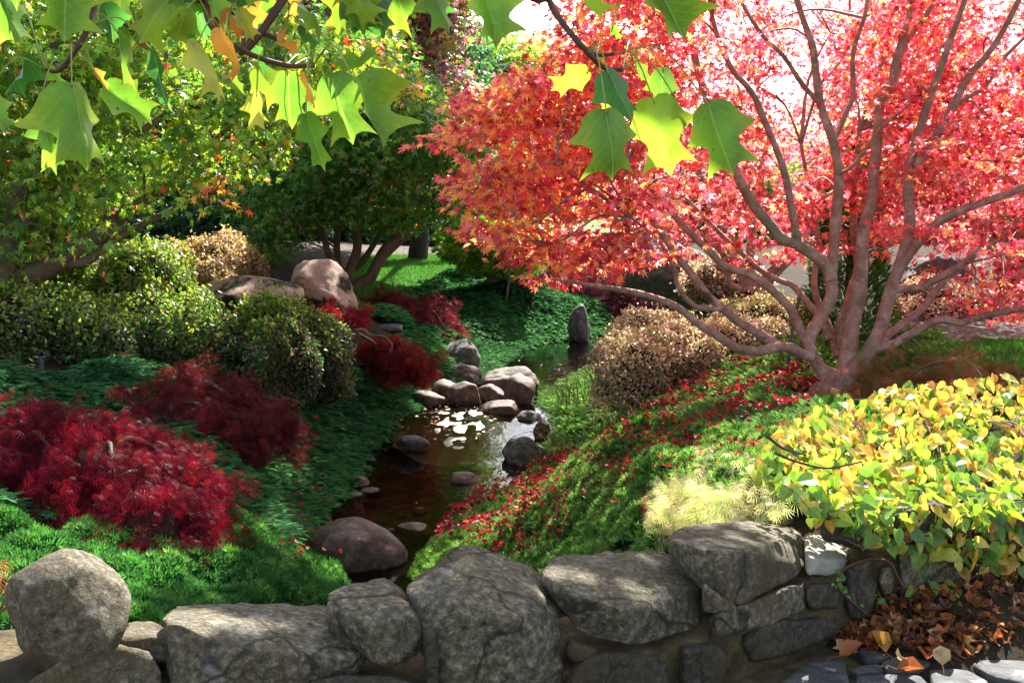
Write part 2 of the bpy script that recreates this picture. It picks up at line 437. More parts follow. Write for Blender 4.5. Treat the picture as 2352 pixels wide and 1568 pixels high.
# ------------------------------------------------------------------ terrain
_STREAM_PX = [(820, 1440), (740, 1300), (670, 1210), (705, 1160), (750, 1115), (795, 1050), (850, 1000), (910, 950), (945, 912), (1080, 900),
              (1088, 850), (1125, 816), (1212, 788), (1305, 776), (1400, 765), (1480, 756), (1620, 748), (1620, 800), (1470, 822), (1390, 850),
              (1335, 880), (1295, 908), (1280, 950), (1305, 990), (1295, 1050), (1240, 1105), (1160, 1155), (1080, 1210), (1020, 1270), (985, 1330), (1000, 1440)]
def WL(y):     # water level: a gentle fall over the stone dam
    t = np.clip((np.asarray(y, float) - 9.5) / 1.9, 0, 1); return .17 * t * t * (3 - 2 * t)
STREAM = Gz([p[0] for p in _STREAM_PX], [p[1] for p in _STREAM_PX], [float(np.interp(p[1], [900, 1040], [.15, 0])) for p in _STREAM_PX])[:, :2]
_CTRL = [  # pixel x, pixel y, height
    (600, 1180, .42), (700, 1000, .42), (850, 880, .45), (820, 1000, .2), (800, 950, .28), (70, 1130, .8), (200, 900, 1.0), (-200, 1000, 1.1), (-300, 800, 1.4),
    (640, 910, .65), (400, 880, .95), (780, 880, .6), (250, 850, 1.15), (0, 880, 1.2), (830, 740, .95), (940, 765, .6), (1060, 800, .35), (810, 655, 1.0),
    (1000, 620, .95), (1000, 582, .95), (1000, 555, 1.05), (700, 560, 1.3), (600, 600, 1.25), (1200, 700, .62), (1100, 800, .26), (1200, 652, .9), (1350, 705, .6),
    (1340, 780, .12), (1450, 720, .5), (1550, 730, .5), (1550, 900, .6), (1380, 920, .38), (1800, 840, 1.0), (1912, 897, .96), (1850, 925, .88), (1960, 940, .95), (2100, 800, 1.1), (2300, 800, 1.15),
    (2150, 760, 1.1), (2350, 740, 1.1), (2600, 780, 1.2), (1600, 1190, .95), (1250, 1275, .45), (1450, 1200, .75), (1300, 1100, .55), (1150, 1180, .3), (1500, 1050, .75),
    (1750, 1050, 1.0), (1900, 1000, 1.1), (2200, 950, 1.15), (2500, 950, 1.2), (400, 1350, .6), (200, 1280, .7), (700, 1290, .3), (600, 1330, .45), (-100, 1300, .8), (2000, 700, 1.0),
    (1700, 680, .9), (400, 600, 1.5), (100, 600, 1.7), (500, 640, 1.3), (1300, 600, .85), (1500, 610, .85), (1300, 517, .0), (2300, 517, .0), (600, 517, 1.0), (1800, 560, .5), (0, 540, 1.8),
    (2600, 560, .6), (-600, 600, 2.0), (1900, 1180, 1.1), (2300, 1150, 1.15), (1100, 1230, .25),
    (900, 745, .5), (980, 745, .45), (950, 705, .58), (1050, 720, .55), (1300, 668, .58), (1450, 668, .52), (1560, 690, .5)]
_cx = np.array(_CTRL, float)
_cw = Gz(_cx[:, 0], _cx[:, 1], _cx[:, 2])
_extra = np.array([(-3, 2, .6), (0, 3, .3), (2, 3, .7), (4, 3, .8), (-6, 4, 1.1), (60, 100, -.5), (-60, 100, 1.5), (0, 140, -.5), (8, 6, 1.2), (-10, 8, 1.6), (0, 4.5, .1), (.6, 5.0, .35), (-1.2, 4.2, .5)], float)
_cw = np.vstack([_cw, _extra])
def _warp(x, y):
    return np.stack([x / (y + 4.0) * 3.0, np.log(np.maximum(y, 0.5) + 3.0)], -1)
_cq = _warp(_cw[:, 0], _cw[:, 1])
def _tps(r2): return 0.5 * r2 * np.log(r2 + 1e-9)
_n = len(_cq)
_A = np.zeros((_n + 3, _n + 3))
_A[:_n, :_n] = _tps(((_cq[:, None] - _cq[None]) ** 2).sum(-1)) + np.eye(_n) * 0.004
_A[:_n, _n] = 1; _A[:_n, _n + 1:] = _cq; _A[_n, :_n] = 1; _A[_n + 1:, :_n] = _cq.T
_W = np.linalg.solve(_A, np.concatenate([_cw[:, 2], np.zeros(3)]))
def seg_dist(x, y, poly):
    d = np.full(x.shape, 1e9)
    for i in range(len(poly)):
        a = poly[i]; b = poly[i - 1]; ab = b - a
        t = np.clip(((x - a[0]) * ab[0] + (y - a[1]) * ab[1]) / (ab @ ab + 1e-12), 0, 1)
        d = np.minimum(d, np.hypot(x - a[0] - t * ab[0], y - a[1] - t * ab[1]))
    return d
def H(x, y):
    x = np.asarray(x, float); y = np.asarray(y, float); shp = x.shape; x = x.ravel(); y = y.ravel()
    out = np.empty(len(x))
    for s in range(0, len(x), 40000):
        xs, ys = x[s:s + 40000], y[s:s + 40000]
        q = _warp(xs, ys)
        z = _tps(((q[:, None] - _cq[None]) ** 2).sum(-1)) @ _W[:_n] + _W[_n] + q @ _W[_n + 1:]
        z = np.clip(z, -.5, 2.2)
        near = (ys < 24)
        d = np.full(len(xs), 9.0); d[near] = seg_dist(xs[near], ys[near], STREAM)
        ins = np.zeros(len(xs), bool); ins[near] = in_poly(xs[near], ys[near], STREAM)
        bw = np.where(xs > -.35, 1.15, .6); k = np.clip(d / bw, 0, 1); k = k * k * (3 - 2 * k)
        wl = WL(ys); zo = (.03 + wl) * (1 - k) + np.maximum(z, .06 + wl) * k
        zi = .02 + wl - .16 * np.clip(d / .35, 0, 1)
        z = np.where(ins, zi, np.where(d < bw, zo, z))
        p3 = np.stack([xs, ys, 0 * xs], -1)
        z = z + .02 * fbm(p3 * 3.0, 3, 3)
        out[s:s + 40000] = z
    return out.reshape(shp)
def Gt(px, py):
    """pixel -> point of the terrain"""
    px = np.asarray(px, float); py = np.asarray(py, float)
    d = rays(px, py)
    t = np.full(px.shape, 2.5); hit = np.zeros(px.shape, bool)
    for _ in range(260):
        p = d * t[..., None] + np.array([0, 0, CAMZ])
        dz = p[..., 2] - H(p[..., 0], p[..., 1])
        hit |= dz < 0.004
        step = np.clip(np.abs(dz) * 1.2, .004, 1.5)
        t = np.where(hit | (t > 160), t, t + step)
        if (hit | (t > 160)).all(): break
    return d * t[..., None] + np.array([0, 0, CAMZ])

rows = np.concatenate([np.geomspace(2.2, 30, 300), np.geomspace(30.8, 600, 70)])
us = np.linspace(-1.9, 1.9, 440)
GY, GU = np.meshgrid(rows, us, indexing='ij')
GX = GU * (GY + 3.0)
GZ = H(GX, GY)
_idx = np.arange(GX.size).reshape(GX.shape)
_quads = np.stack([_idx[:-1, :-1], _idx[:-1, 1:], _idx[1:, 1:], _idx[1:, :-1]], -1).reshape(-1, 4)
_V = np.stack([GX, GY, GZ], -1).reshape(-1, 3)
_fc = _V[_quads].mean(1)
def sheet(name, polys, raise_, mat, kind='structure', label=None, cat=None):
    if polys is None: keep = np.ones(len(_quads), bool)
    else:
        keep = np.zeros(len(_quads), bool)
        for p in polys: keep |= in_poly(_fc[:, 0], _fc[:, 1], p)
    q = _quads[keep]; u, inv = np.unique(q.ravel(), return_inverse=True)
    v = _V[u] + np.array([0, 0, raise_])
    mb = MB(); mb.add(v, inv, np.full(len(q), 4), 0, smooth=True)
    o = mb.build(name, mat, origin=(0, 0, 0)); return tag(o, label, cat, kind=kind)
def gpoly(px):
    a = np.array(px, float); g = Gt(a[:, 0], a[:, 1]); return g[:, :2]
LAWN = gpoly([(740, 712), (800, 640), (830, 588), (1060, 580), (1330, 596), (1260, 640), (1040, 650), (900, 700), (810, 725)])
LAWN_R = gpoly([(2050, 805), (2120, 790), (2352, 785), (2600, 780), (2600, 850), (2352, 860), (2150, 850)])
FARLAWN = np.array([(-300, 42), (300, 42), (300, 300), (-300, 300)], float)
MULCH = gpoly([(540, 650), (590, 575), (640, 545), (800, 540), (1080, 548), (1080, 579), (830, 587), (800, 640), (720, 700)])
MULCH_R = gpoly([(2000, 770), (2050, 735), (2600, 725), (2600, 778), (2352, 783), (2100, 792)])
sheet('ground', None, 0, M_soil)
sheet('lawn', [LAWN, LAWN_R], .012, M_lawn)
sheet('far_lawn', [FARLAWN], .02, M_lawn)
sheet('mulch_bed', [MULCH, MULCH_R], .008, M_mulch)

# stream bed and water
def patch(name, poly, z, mat, kind, step=.06, fz=None):
    lo, hi = poly.min(0) - .1, poly.max(0) + .1
    xs = np.arange(lo[0], hi[0], step); ys = np.arange(lo[1], hi[1], step)
    X, Y = np.meshgrid(xs, ys); idx = np.arange(X.size).reshape(X.shape)
    q = np.stack([idx[:-1, :-1], idx[:-1, 1:], idx[1:, 1:], idx[1:, :-1]], -1).reshape(-1, 4)
    V = np.stack([X, Y, np.full(X.shape, z)], -1).reshape(-1, 3)
    c = V[q].mean(1); k = in_poly(c[:, 0], c[:, 1], poly) | (seg_dist(c[:, 0], c[:, 1], poly) < .12)
    q = q[k]; u, inv = np.unique(q.ravel(), return_inverse=True); V = V[u]
    if fz is not None: V[:, 2] = fz(V[:, 0], V[:, 1])
    mb = MB(); mb.add(V, inv, np.full(len(q), 4), 0, smooth=True)
    o = mb.build(name, mat, origin=(0, 0, 0)); return tag(o, kind=kind)
patch('stream_bed', STREAM, 0, M_bed, 'structure', .07, lambda x, y: H(x, y) + .012 + .012 * fbm(np.stack([x, y, 0 * x], -1) * 9, 3, 5))
mw, nt, out = newmat('stream_water')
tr = N(nt, 'ShaderNodeBsdfTransparent'); tr.inputs[0].default_value = (.60, .50, .33, 1)
gl = N(nt, 'ShaderNodeBsdfGlossy'); gl.inputs['Roughness'].default_value = .03; gl.inputs['Color'].default_value = (.95, .97, 1, 1)
fr = N(nt, 'ShaderNodeFresnel'); fr.inputs[0].default_value = 1.42
geo = N(nt, 'ShaderNodeNewGeometry')
mp = N(nt, 'ShaderNodeMapping'); mp.inputs['Scale'].default_value = (1.0, .55, 1); nt.links.new(geo.outputs['Position'], mp.inputs[0])
wv = N(nt, 'ShaderNodeTexNoise'); wv.inputs['Scale'].default_value = 9; wv.inputs['Detail'].default_value = 4; wv.inputs['Distortion'].default_value = .6
nt.links.new(mp.outputs[0], wv.inputs['Vector'])
bp = N(nt, 'ShaderNodeBump'); bp.inputs['Strength'].default_value = .22; bp.inputs['Distance'].default_value = .02
nt.links.new(wv.outputs['Fac'], bp.inputs['Height'])
for n_ in (gl, fr): nt.links.new(bp.outputs[0], n_.inputs['Normal'])
ms = N(nt, 'ShaderNodeMixShader'); nt.links.new(fr.outputs[0], ms.inputs[0]); nt.links.new(tr.outputs[0], ms.inputs[1]); nt.links.new(gl.outputs[0], ms.inputs[2]); nt.links.new(ms.outputs[0], out.inputs[0])
patch('stream_water', STREAM, 0.0, mw, 'structure', .08, lambda x, y: WL(y))

# ------------------------------------------------------------------ stones
def ico(sub):
    bm = bmesh.new(); bmesh.ops.create_icosphere(bm, subdivisions=sub, radius=1)
    V = np.array([v.co[:] for v in bm.verts]); Fc = np.array([[v.index for v in f.verts] for f in bm.faces]); bm.free()
    return V, Fc
_ICO = {k: ico(k) for k in (3, 4, 5)}
def soft_rock(name, c, half, seed, mat, nplanes=9, sub=4, rotz=0.0, tilt=0.0, noise=.05, sharp=18, parent=None, bottom=.55, pmin=.62):
    r = np.random.default_rng(seed); V, Fc = _ICO[sub]
    D = V.copy()
    nplanes += 5; pn = norm(r.normal(size=(nplanes, 3)) * np.array([1, 1, .8])); pdist = r.uniform(pmin, .98, nplanes)
    dots = np.clip(D @ pn.T, 1e-3, None)
    rr = np.concatenate([pdist[None] / dots, np.ones((len(D), 1))], 1)
    rad = (np.minimum(rr, 6) ** -sharp).sum(1) ** (-1 / sharp)
    rad = rad * (1 + noise * fbm(D * 2.2 + seed, 4, seed) + noise * .25 * fbm(D * 9 + seed, 3, seed + 9))
    Q = D * rad[:, None] * np.array(half)
    Q[:, 2] = np.where(Q[:, 2] < 0, Q[:, 2] * bottom, Q[:, 2])
    ct, st = math.cos(tilt), math.sin(tilt); Q = Q @ np.array([[ct, 0, -st], [0, 1, 0], [st, 0, ct]])
    cz, sz = math.cos(rotz), math.sin(rotz); Q = Q @ np.array([[cz, sz, 0], [-sz, cz, 0], [0, 0, 1]])
    mb = MB(); mb.add(Q + np.array(c), Fc.ravel(), np.full(len(Fc), 3), 0, smooth=True)
    return mb.build(name, mat, parent, origin=None if parent is not None else np.array(c))
def hull_stone(name, pts, mat, parent=None, voxel=.010, seed=0, smooth=5, noise=.012):
    smooth = 1
    bm = bmesh.new()
    for p in pts: bm.verts.new(p)
    bmesh.ops.convex_hull(bm, input=list(bm.verts))
    for v in [v for v in bm.verts if not v.link_faces]: bm.verts.remove(v)
    bmesh.ops.recalc_face_normals(bm, faces=bm.faces)
    me = bpy.data.meshes.new('tmp'); bm.to_mesh(me); bm.free()
    o = bpy.data.objects.new('tmp', me); COL.objects.link(o)
    md = o.modifiers.new('r', 'REMESH'); md.mode = 'VOXEL'; md.voxel_size = voxel
    dg = bpy.context.evaluated_depsgraph_get(); ev = o.evaluated_get(dg); m2 = ev.to_mesh()
    n = len(m2.vertices); V = np.empty(n * 3); m2.vertices.foreach_get('co', V); V = V.reshape(-1, 3)
    E = np.empty(len(m2.edges) * 2, np.int64); m2.edges.foreach_get('vertices', E); E = E.reshape(-1, 2)
    L = np.empty(len(m2.loops), np.int64); m2.loops.foreach_get('vertex_index', L)
    Tt = np.empty(len(m2.polygons), np.int64); m2.polygons.foreach_get('loop_total', Tt)
    ev.to_mesh_clear(); bpy.data.objects.remove(o); bpy.data.meshes.remove(me)
    deg = np.zeros(n); np.add.at(deg, E[:, 0], 1); np.add.at(deg, E[:, 1], 1)
    for _ in range(smooth):
        S = np.zeros_like(V); np.add.at(S, E[:, 0], V[E[:, 1]]); np.add.at(S, E[:, 1], V[E[:, 0]])
        V = V * .4 + .6 * S / np.maximum(deg, 1)[:, None]
    c = V.mean(0); rr_ = np.random.default_rng(seed + 900)
    for _k in range(6):       # flat chips off the corners
        d_ = norm(rr_.normal(size=3) * [1, 1.1, .9]); s_ = (V - c) @ d_; lim = s_.max() * rr_.uniform(.88, .97)
        V = V - np.maximum(s_ - lim, 0)[:, None] * d_ * .92
    V = c + (V - c) * 1.02
    nn = norm(V - c)
    # ridged, chipped surface
    w = V + .03 * np.stack([fbm(V * 6, 2, seed + k) for k in range(3)], -1)
    rid = 1 - np.abs(fbm(w * 5.0, 3, seed + 4)); rid2 = fbm(w * 14.0, 4, seed + 8)
    V = V + nn * (noise * (1.3 * (rid - .75) + .60 * rid2))[:, None] + nn * (noise * .5 * fbm(V * 3.2, 2, seed + 20))[:, None]
    mb = MB(); mb.add(V, L, Tt, 0, smooth=True)
    return mb.build(name, mat, parent)

_WPX = np.array([-400, 0, 400, 900, 1300, 1700, 1936, 2100, 2352, 2800, 3400]); _WY = np.array([2.5, 2.65, 2.76, 2.95, 3.1, 3.38, 3.70, 3.85, 4.0, 4.3, 4.6])
def wy(px): return np.interp(px, _WPX, _WY)
PATHZ = .9
wall = empty('stone_wall', tuple(P(1176, 1568, 3.05)[:2]) + (.7,), 'low rubble stone wall with big rough capstones along the bottom of the garden', 'wall')
def WS(name, pts, mat=M_stone, seed=0, label=None, **k):
    Q = [P(px, py, wy(px) + off) for px, py, off in pts]
    o = hull_stone(name, Q, mat, wall, seed=seed, **k)
    if label: o['label'] = label
    return o
# top course: corner points (pixel x, pixel y, distance behind the wall face)
ball = soft_rock('capstone', P(152, 1408, wy(152) + .13), (.172, .17, .172), 31, M_stone, 14, 5, noise=.035, sharp=26, parent=wall, bottom=1.0)
ball['label'] = 'rounded ball-like capstone at the left end of the wall'
WS('capstone', [(255, 1462, .10), (420, 1462, .12), (300, 1424, .34), (350, 1424, .36), (410, 1470, .3), (270, 1520, .10), (410, 1530, .1), (330, 1440, .2)], seed=2)
WS('capstone', [(60, 1568, .0), (160, 1500, .02), (260, 1478, .05), (340, 1496, .05), (362, 1540, .03), (370, 1640, .0), (60, 1660, 0), (200, 1480, .25), (340, 1480, .3)], seed=3)
WS('capstone', [(384, 1424, .16), (402, 1392, .34), (560, 1384, .42), (742, 1386, .40), (792, 1414, .30), (842, 1482, .14), (836, 1514, .06), (664, 1546, -.02),
                (652, 1500, -.02), (500, 1490, .0), (418, 1500, .02), (404, 1640, .0), (650, 1640, 0), (820, 1560, .1), (400, 1440, .04), (600, 1500, -.04)], seed=4, noise=.013)
WS('capstone', [(745, 1360, .22), (748, 1392, .14), (822, 1340, .34), (877, 1320, .36), (920, 1345, .34), (962, 1394, .18), (974, 1460, .06), (966, 1516, .03), (900, 1540, .02),
                (856, 1512, .03), (846, 1440, .04), (800, 1412, .08), (760, 1480, .2), (950, 1412, .04)], seed=5, noise=.011)
WS('capstone', [(930, 1350, .22), (944, 1372, .10), (1000, 1438, .0), (1010, 1580, -.02), (1020, 1680, .0), (1066, 1250, .40), (1040, 1262, .42), (1170, 1288, .40), (1238, 1312, .32), (1244, 1346, .22),
                (1272, 1392, .10), (1296, 1530, .02), (1290, 1680, 0), (1120, 1400, -.01), (1180, 1420, -.04), (960, 1330, .32)], seed=6, noise=.016,
   label='tallest pointed capstone in the middle of the wall')
WS('capstone', [(1236, 1304, .28), (1262, 1280, .42), (1330, 1268, .46), (1500, 1258, .48), (1560, 1272, .44), (1592, 1306, .34), (1608, 1344, .14), (1604, 1440, .06), (1496, 1484, .0),
                (1420, 1482, -.03), (1300, 1440, .10), (1290, 1350, .06), (1402, 1398, -.05), (1470, 1396, -.04), (1250, 1380, .2), (1350, 1378, -.01)], seed=7, noise=.013)
WS('capstone', [(1533, 1217, .38), (1614, 1199, .48), (1713, 1195, .50), (1823, 1206, .46), (1846, 1228, .30), (1786, 1243, .12), (1713, 1262, -.02), (1670, 1268, -.05), (1628, 1266, -.03),
                (1558, 1244, .16), (1519, 1250, .3), (1856, 1304, .12), (1804, 1336, .06), (1713, 1388, .0), (1672, 1390, -.02), (1654, 1376, .0), (1595, 1312, .06), (1540, 1290, .3)], seed=8, noise=.010,
   label='flat-topped blue-grey capstone at the right end of the coping')
WS('mortar_cap', [(1846, 1232, .3), (1870, 1222, .42), (1905, 1232, .42), (1948, 1264, .16), (1940, 1286, .06), (1892, 1286, .02), (1850, 1276, .05), (1852, 1320, .04), (1938, 1330, .05)], mat=M_capmortar, seed=9, noise=.005)
# courses below
_low = [([(1716, 1440), (1780, 1424), (1880, 1415), (1932, 1432), (1925, 1462), (1850, 1490), (1780, 1512), (1726, 1520), (1706, 1480)], M_stone_d),
        ([(1850, 1342), (1925, 1334), (1942, 1370), (1925, 1398), (1862, 1404), (1846, 1380)], M_stone_d),
        ([(1630, 1412), (1720, 1395), (1800, 1350), (1842, 1346), (1850, 1400), (1760, 1440), (1640, 1470), (1616, 1450)], M_stone),
        ([(1944, 1308), (1990, 1302), (2012, 1340), (2008, 1400), (2000, 1430), (1950, 1425), (1938, 1370)], M_stone_d),
        ([(2022, 1300), (2044, 1296), (2054, 1330), (2048, 1366), (2026, 1368), (2018, 1330)], M_stone),
        ([(1562, 1482), (1640, 1476), (1672, 1500), (1664, 1560), (1650, 1640), (1560, 1640)], M_stone_d),
        ([(1300, 1560), (1340, 1506), (1420, 1498), (1500, 1506), (1538, 1540), (1540, 1640), (1300, 1640)], M_stone_d),
        ([(2062, 1262), (2150, 1236), (2210, 1260), (2214, 1370), (2120, 1392), (2064, 1370)], M_stone),
        ([(2224, 1290), (2300, 1270), (2420, 1280), (2440, 1380), (2330, 1400), (2230, 1380)], M_stone_d),
        ([(1880, 1190), (1930, 1168), (2010, 1180), (2030, 1240), (1960, 1262), (1890, 1240)], M_stone_d),
        ([(1612, 1330), (1650, 1390), (1700, 1396), (1690, 1410), (1616, 1405)], M_stone),
        ([(978, 1440), (1000, 1450), (1008, 1520), (1006, 1640), (976, 1640), (980, 1500)], M_stone_d),
        ([(700, 1560), (800, 1548), (860, 1552), (960, 1560), (960, 1660), (690, 1660)], M_stone_d),
        ([(1310, 1470), (1370, 1490), (1360, 1512), (1318, 1520), (1300, 1500)], M_mortar),
        ([(2040, 1180), (2140, 1150), (2230, 1170), (2240, 1225), (2130, 1240), (2050, 1240)], M_stone_d),
        ([(2250, 1190), (2350, 1170), (2480, 1180), (2480, 1262), (2350, 1265), (2250, 1270)], M_stone)]
for k, (pl, mt) in enumerate(_low):
    c = np.mean(pl, 0); q = []
    for x, y in pl:
        q.append((x, y, .01)); q.append((c[0] + (x - c[0]) * .86, c[1] + (y - c[1]) * .86, -.035)); q.append((x, y, .16))
    WS('stone', q, mat=mt, seed=40 + k, noise=.010, smooth=5)
# mortar body
ms_, top_ = [], []
_tp = [(-400, 1560), (0, 1556), (180, 1560), (380, 1566), (600, 1575), (740, 1568), (860, 1556), (975, 1570), (1200, 1575), (1290, 1530), (1400, 1500), (1500, 1492), (1600, 1440), (1660, 1404), (1740, 1392), (1850, 1330), (1945, 1300), (2050, 1215), (2352, 1200), (2800, 1190), (3400, 1190)]
cols = np.linspace(-400, 3400, 420)
ty = np.interp(cols, [a for a, b in _tp], [b for a, b in _tp])
yw = wy(cols)
topz = P(cols, ty, yw + .06)[:, 2]; xw = P(cols, ty, yw)[:, 0]
prof = []
for k in range(len(cols)):
    r_ = [(xw[k], yw[k] + .012, z) for z in np.linspace(.3, topz[k] - .02, 26)]
    r_ += [(xw[k], yw[k] + d, topz[k] - .005) for d in np.linspace(.05, .40, 10)]
    r_ += [(xw[k], yw[k] + .42, z) for z in np.linspace(topz[k] - .02, 0.0, 8)]
    prof.append(r_)
prof = np.array(prof); nn_ = fbm(prof * 5, 4, 77); prof[:, :, 1] += -.022 * nn_; prof[:, :, 2] += .015 * fbm(prof * 6, 3, 79)
prof[:, :, 1] -= .018 * fbm(prof * 22, 3, 78)
idx = np.arange(prof.shape[0] * prof.shape[1]).reshape(prof.shape[:2])
q = np.stack([idx[:-1, :-1], idx[1:, :-1], idx[1:, 1:], idx[:-1, 1:]], -1).reshape(-1, 4)
mb = MB(); mb.add(prof.reshape(-1, 3), q.ravel(), np.full(len(q), 4), 0, smooth=True)
mb.build('mortar', M_mortar, wall)

# flagstone path: one sheet with raised slabs
mb = MB()
X, Y = np.meshgrid(np.linspace(-6, 8, 240), np.linspace(-8, 4.9, 220)); Zp = PATHZ + .012 * fbm(np.stack([X, Y, 0 * X], -1) * 4, 4, 15)
pxw = xw; 
yl = np.interp(X, xw, yw) + .25
idx = np.arange(X.size).reshape(X.shape)
q = np.stack([idx[:-1, :-1], idx[:-1, 1:], idx[1:, 1:], idx[1:, :-1]], -1).reshape(-1, 4)
ok = (Y < yl).ravel()[q].all(1); q = q[ok]
mb.add(np.stack([X, Y, Zp], -1).reshape(-1, 3), q.ravel(), np.full(len(q), 4), 1, smooth=True)
def c3(l): return [(1493 + a * .3662, 994 + b * .3662) for a, b in l]
slabs = [c3([(1530, 1310), (1600, 1270), (1750, 1262), (2060, 1340), (2010, 1390), (1880, 1412), (1780, 1390), (1640, 1370)]),
         c3([(1300, 1370), (1440, 1330), (1545, 1352), (1590, 1375), (1500, 1425), (1360, 1440)]), c3([(1450, 1450), (1610, 1382), (1780, 1415), (1755, 1470), (1650, 1506), (1490, 1492)]),
         c3([(1990, 1290), (2200, 1275), (2500, 1260), (2560, 1440), (2346, 1428), (2210, 1370)]), c3([(2000, 1460), (2100, 1405), (2300, 1425), (2560, 1470), (2560, 1640), (2146, 1540)]),
         c3([(1740, 1485), (1900, 1478), (2010, 1500), (2130, 1568), (2100, 1640), (1760, 1600)]), c3([(1290, 1530), (1480, 1508), (1690, 1520), (1740, 1570), (1740, 1660), (1270, 1660)]),
         c3([(800, 1568), (1000, 1450), (1220, 1405), (1242, 1500), (1250, 1570), (1240, 1660), (800, 1680)]), c3([(1222, 1312), (1350, 1292), (1440, 1310), (1300, 1360), (1230, 1368)]),
         c3([(1320, 1460), (1440, 1450), (1480, 1495), (1310, 1512), (1260, 1490)]), c3([(1800, 1240), (1960, 1230), (2000, 1275), (1900, 1292)]), c3([(2080, 1250), (2500, 1210), (2500, 1245), (2080, 1278)])]
for k, pl in enumerate(slabs):
    g = Gz([p[0] for p in pl], [p[1] for p in pl], PATHZ + .02)[:, :2]
    c = g.mean(0); rows_ = []
    ring = []
    for i in range(len(g)):
        a, b = g[i], g[(i + 1) % len(g)]
        for t in np.linspace(0, 1, 6, endpoint=False): ring.append(a * (1 - t) + b * t)
    ring = np.array(ring); ring = ring * .5 + .25 * (np.roll(ring, 1, 0) + np.roll(ring, -1, 0))
    ring += .006 * np.stack([fbm(np.c_[ring * 9, ring[:, 0] * 0], 3, 3), fbm(np.c_[ring * 9, ring[:, 0] * 0], 3, 6)], -1)
    for s, z in ((1, -.02), (.995, .008), (.975, .022), (.93, .026), (.75, .028), (.5, .027), (.25, .028), (.02, .028)):
        rg = c + (ring - c) * s; zz = PATHZ + z + (.006 * fbm(np.c_[rg * 7, rg[:, 0] * 0], 4, 12 + k) if z > 0 else 0)
        rows_.append(np.c_[rg, zz * np.ones(len(rg))])
    R = np.array(rows_); nr, m_ = R.shape[:2]; idx = np.arange(nr * m_).reshape(nr, m_)
    q = np.stack([idx[:-1], np.roll(idx, -1, 1)[:-1], np.roll(idx, -1, 1)[1:], idx[1:]], -1).reshape(-1, 4)
    mb.add(R.reshape(-1, 3), q.ravel(), np.full(len(q), 4), 0, smooth=True)
tag(mb.build('path', [M_flag, M_mortar], origin=(0, 0, 0)), kind='structure')
# the paving under the camera goes on as plain slabs outside the frame

# boulders: (x0, x1, ytop, ybottom, distance, material, label, seed, planes)
GROUP_S = 'stones along the stream'
_B = [(1305, 1356, 702, 792, 16.2, M_rock_gr, 'tall narrow grey stone standing at the far water edge', 3, 7, None),
      (1013, 1099, 778, 862, 13.3, M_rock_gr, 'upright grey boulder on the left bank beside the far pool', 4, 9, None),
      (995, 1118, 842, 912, 12.6, M_rock_br, 'dark wide boulder half hidden under juniper below the upright grey one', 5, 8, None),
      (1108, 1228, 868, 936, 12.1, M_rock_br, 'broad low stone at the foot of the far pool', 6, 8, GROUP_S),
      (1158, 1230, 888, 950, 11.6, M_rock_br, 'blocky pointed stone at the right end of the stone dam', 7, 7, GROUP_S),
      (1033, 1108, 901, 947, 11.5, M_rock_br, 'rounded brown stone in the middle of the stone dam', 8, 9, GROUP_S),
      (1095, 1165, 905, 942, 11.8, M_rock_br, 'flat yellowish stone just right of the rounded brown one in the dam', 9, 8, GROUP_S),
      (988, 1056, 895, 938, 12.0, M_rock_br, 'dark mossy stone behind the left of the stone dam', 10, 9, GROUP_S),
      (947, 1022, 917, 947, 11.5, M_rock_br, 'low brown stone at the left end of the stone dam', 11, 9, GROUP_S),
      (948, 984, 887, 913, 12.2, M_rock_br, 'small pale stone above the left end of the dam', 12, 9, GROUP_S),
      (1112, 1188, 939, 968, 11.1, M_rock_br, 'flat brown stone lying in front of the dam', 13, 8, GROUP_S),
      (1186, 1248, 944, 977, 10.9, M_rock_gr, 'small blue-grey stone at the right water edge below the dam', 14, 8, GROUP_S),
      (1148, 1272, 1004, 1082, 9.7, M_rock_gr, 'large dark rounded boulder on the right water edge behind reeds', 15, 9, None),
      (1225, 1266, 964, 1012, 10.3, M_rock_br, 'pale brown stone above the large dark boulder', 16, 9, GROUP_S),
      (1024, 1102, 1086, 1126, 9.05, M_rock_br, 'reddish stone standing in the middle of the water', 17, 9, GROUP_S),
      (798, 850, 1094, 1130, 8.95, M_rock_br, 'upright little stone at the left water edge', 18, 7, GROUP_S),
      (815, 882, 1122, 1146, 8.75, M_rock_gr, 'flat grey stone just below the upright little one', 19, 6, GROUP_S),
      (776, 840, 1128, 1156, 8.65, M_rock_gr, 'grey stone at the left water edge under juniper tips', 29, 7, GROUP_S),
      (716, 797, 1161, 1204, 8.3, M_rock_br, 'dark wedge-shaped stone at the left water edge near the big boulder', 20, 6, GROUP_S),
      (943, 982, 1164, 1186, 8.25, M_rock_gr, 'tiny dark stone alone in the water', 21, 9, GROUP_S),
      (905, 985, 1002, 1030, 10.0, M_rock_gr, 'thin flat stones at the left edge of the bright pool', 22, 6, GROUP_S),
      (682, 932, 1201, 1330, 7.0, M_rock_br, 'big smooth brown boulder at the near end of the stream', 23, 9, None),
      (896, 1010, 1208, 1232, 7.75, M_rock_br, 'flat reddish stone ledge right of the big smooth boulder', 24, 6, GROUP_S),
      (856, 932, 744, 772, 13.0, M_rock_gr, 'pale grey stone showing above the red laceleaf maple', 25, 8, None),
      (1440, 1690, 560, 690, 15.0, M_rock_gr, 'large blue-grey boulder seen through the lower maple branches', 26, 7, None),
      (2060, 2235, 588, 672, 14.0, M_rock_gr, 'pale grey boulder behind the pink hedge at right', 27, 8, None),
      (-30, 70, 940, 990, 6.3, M_rock_gr, 'pale grey stone half buried in the red laceleaf maple', 28, 9, None)]
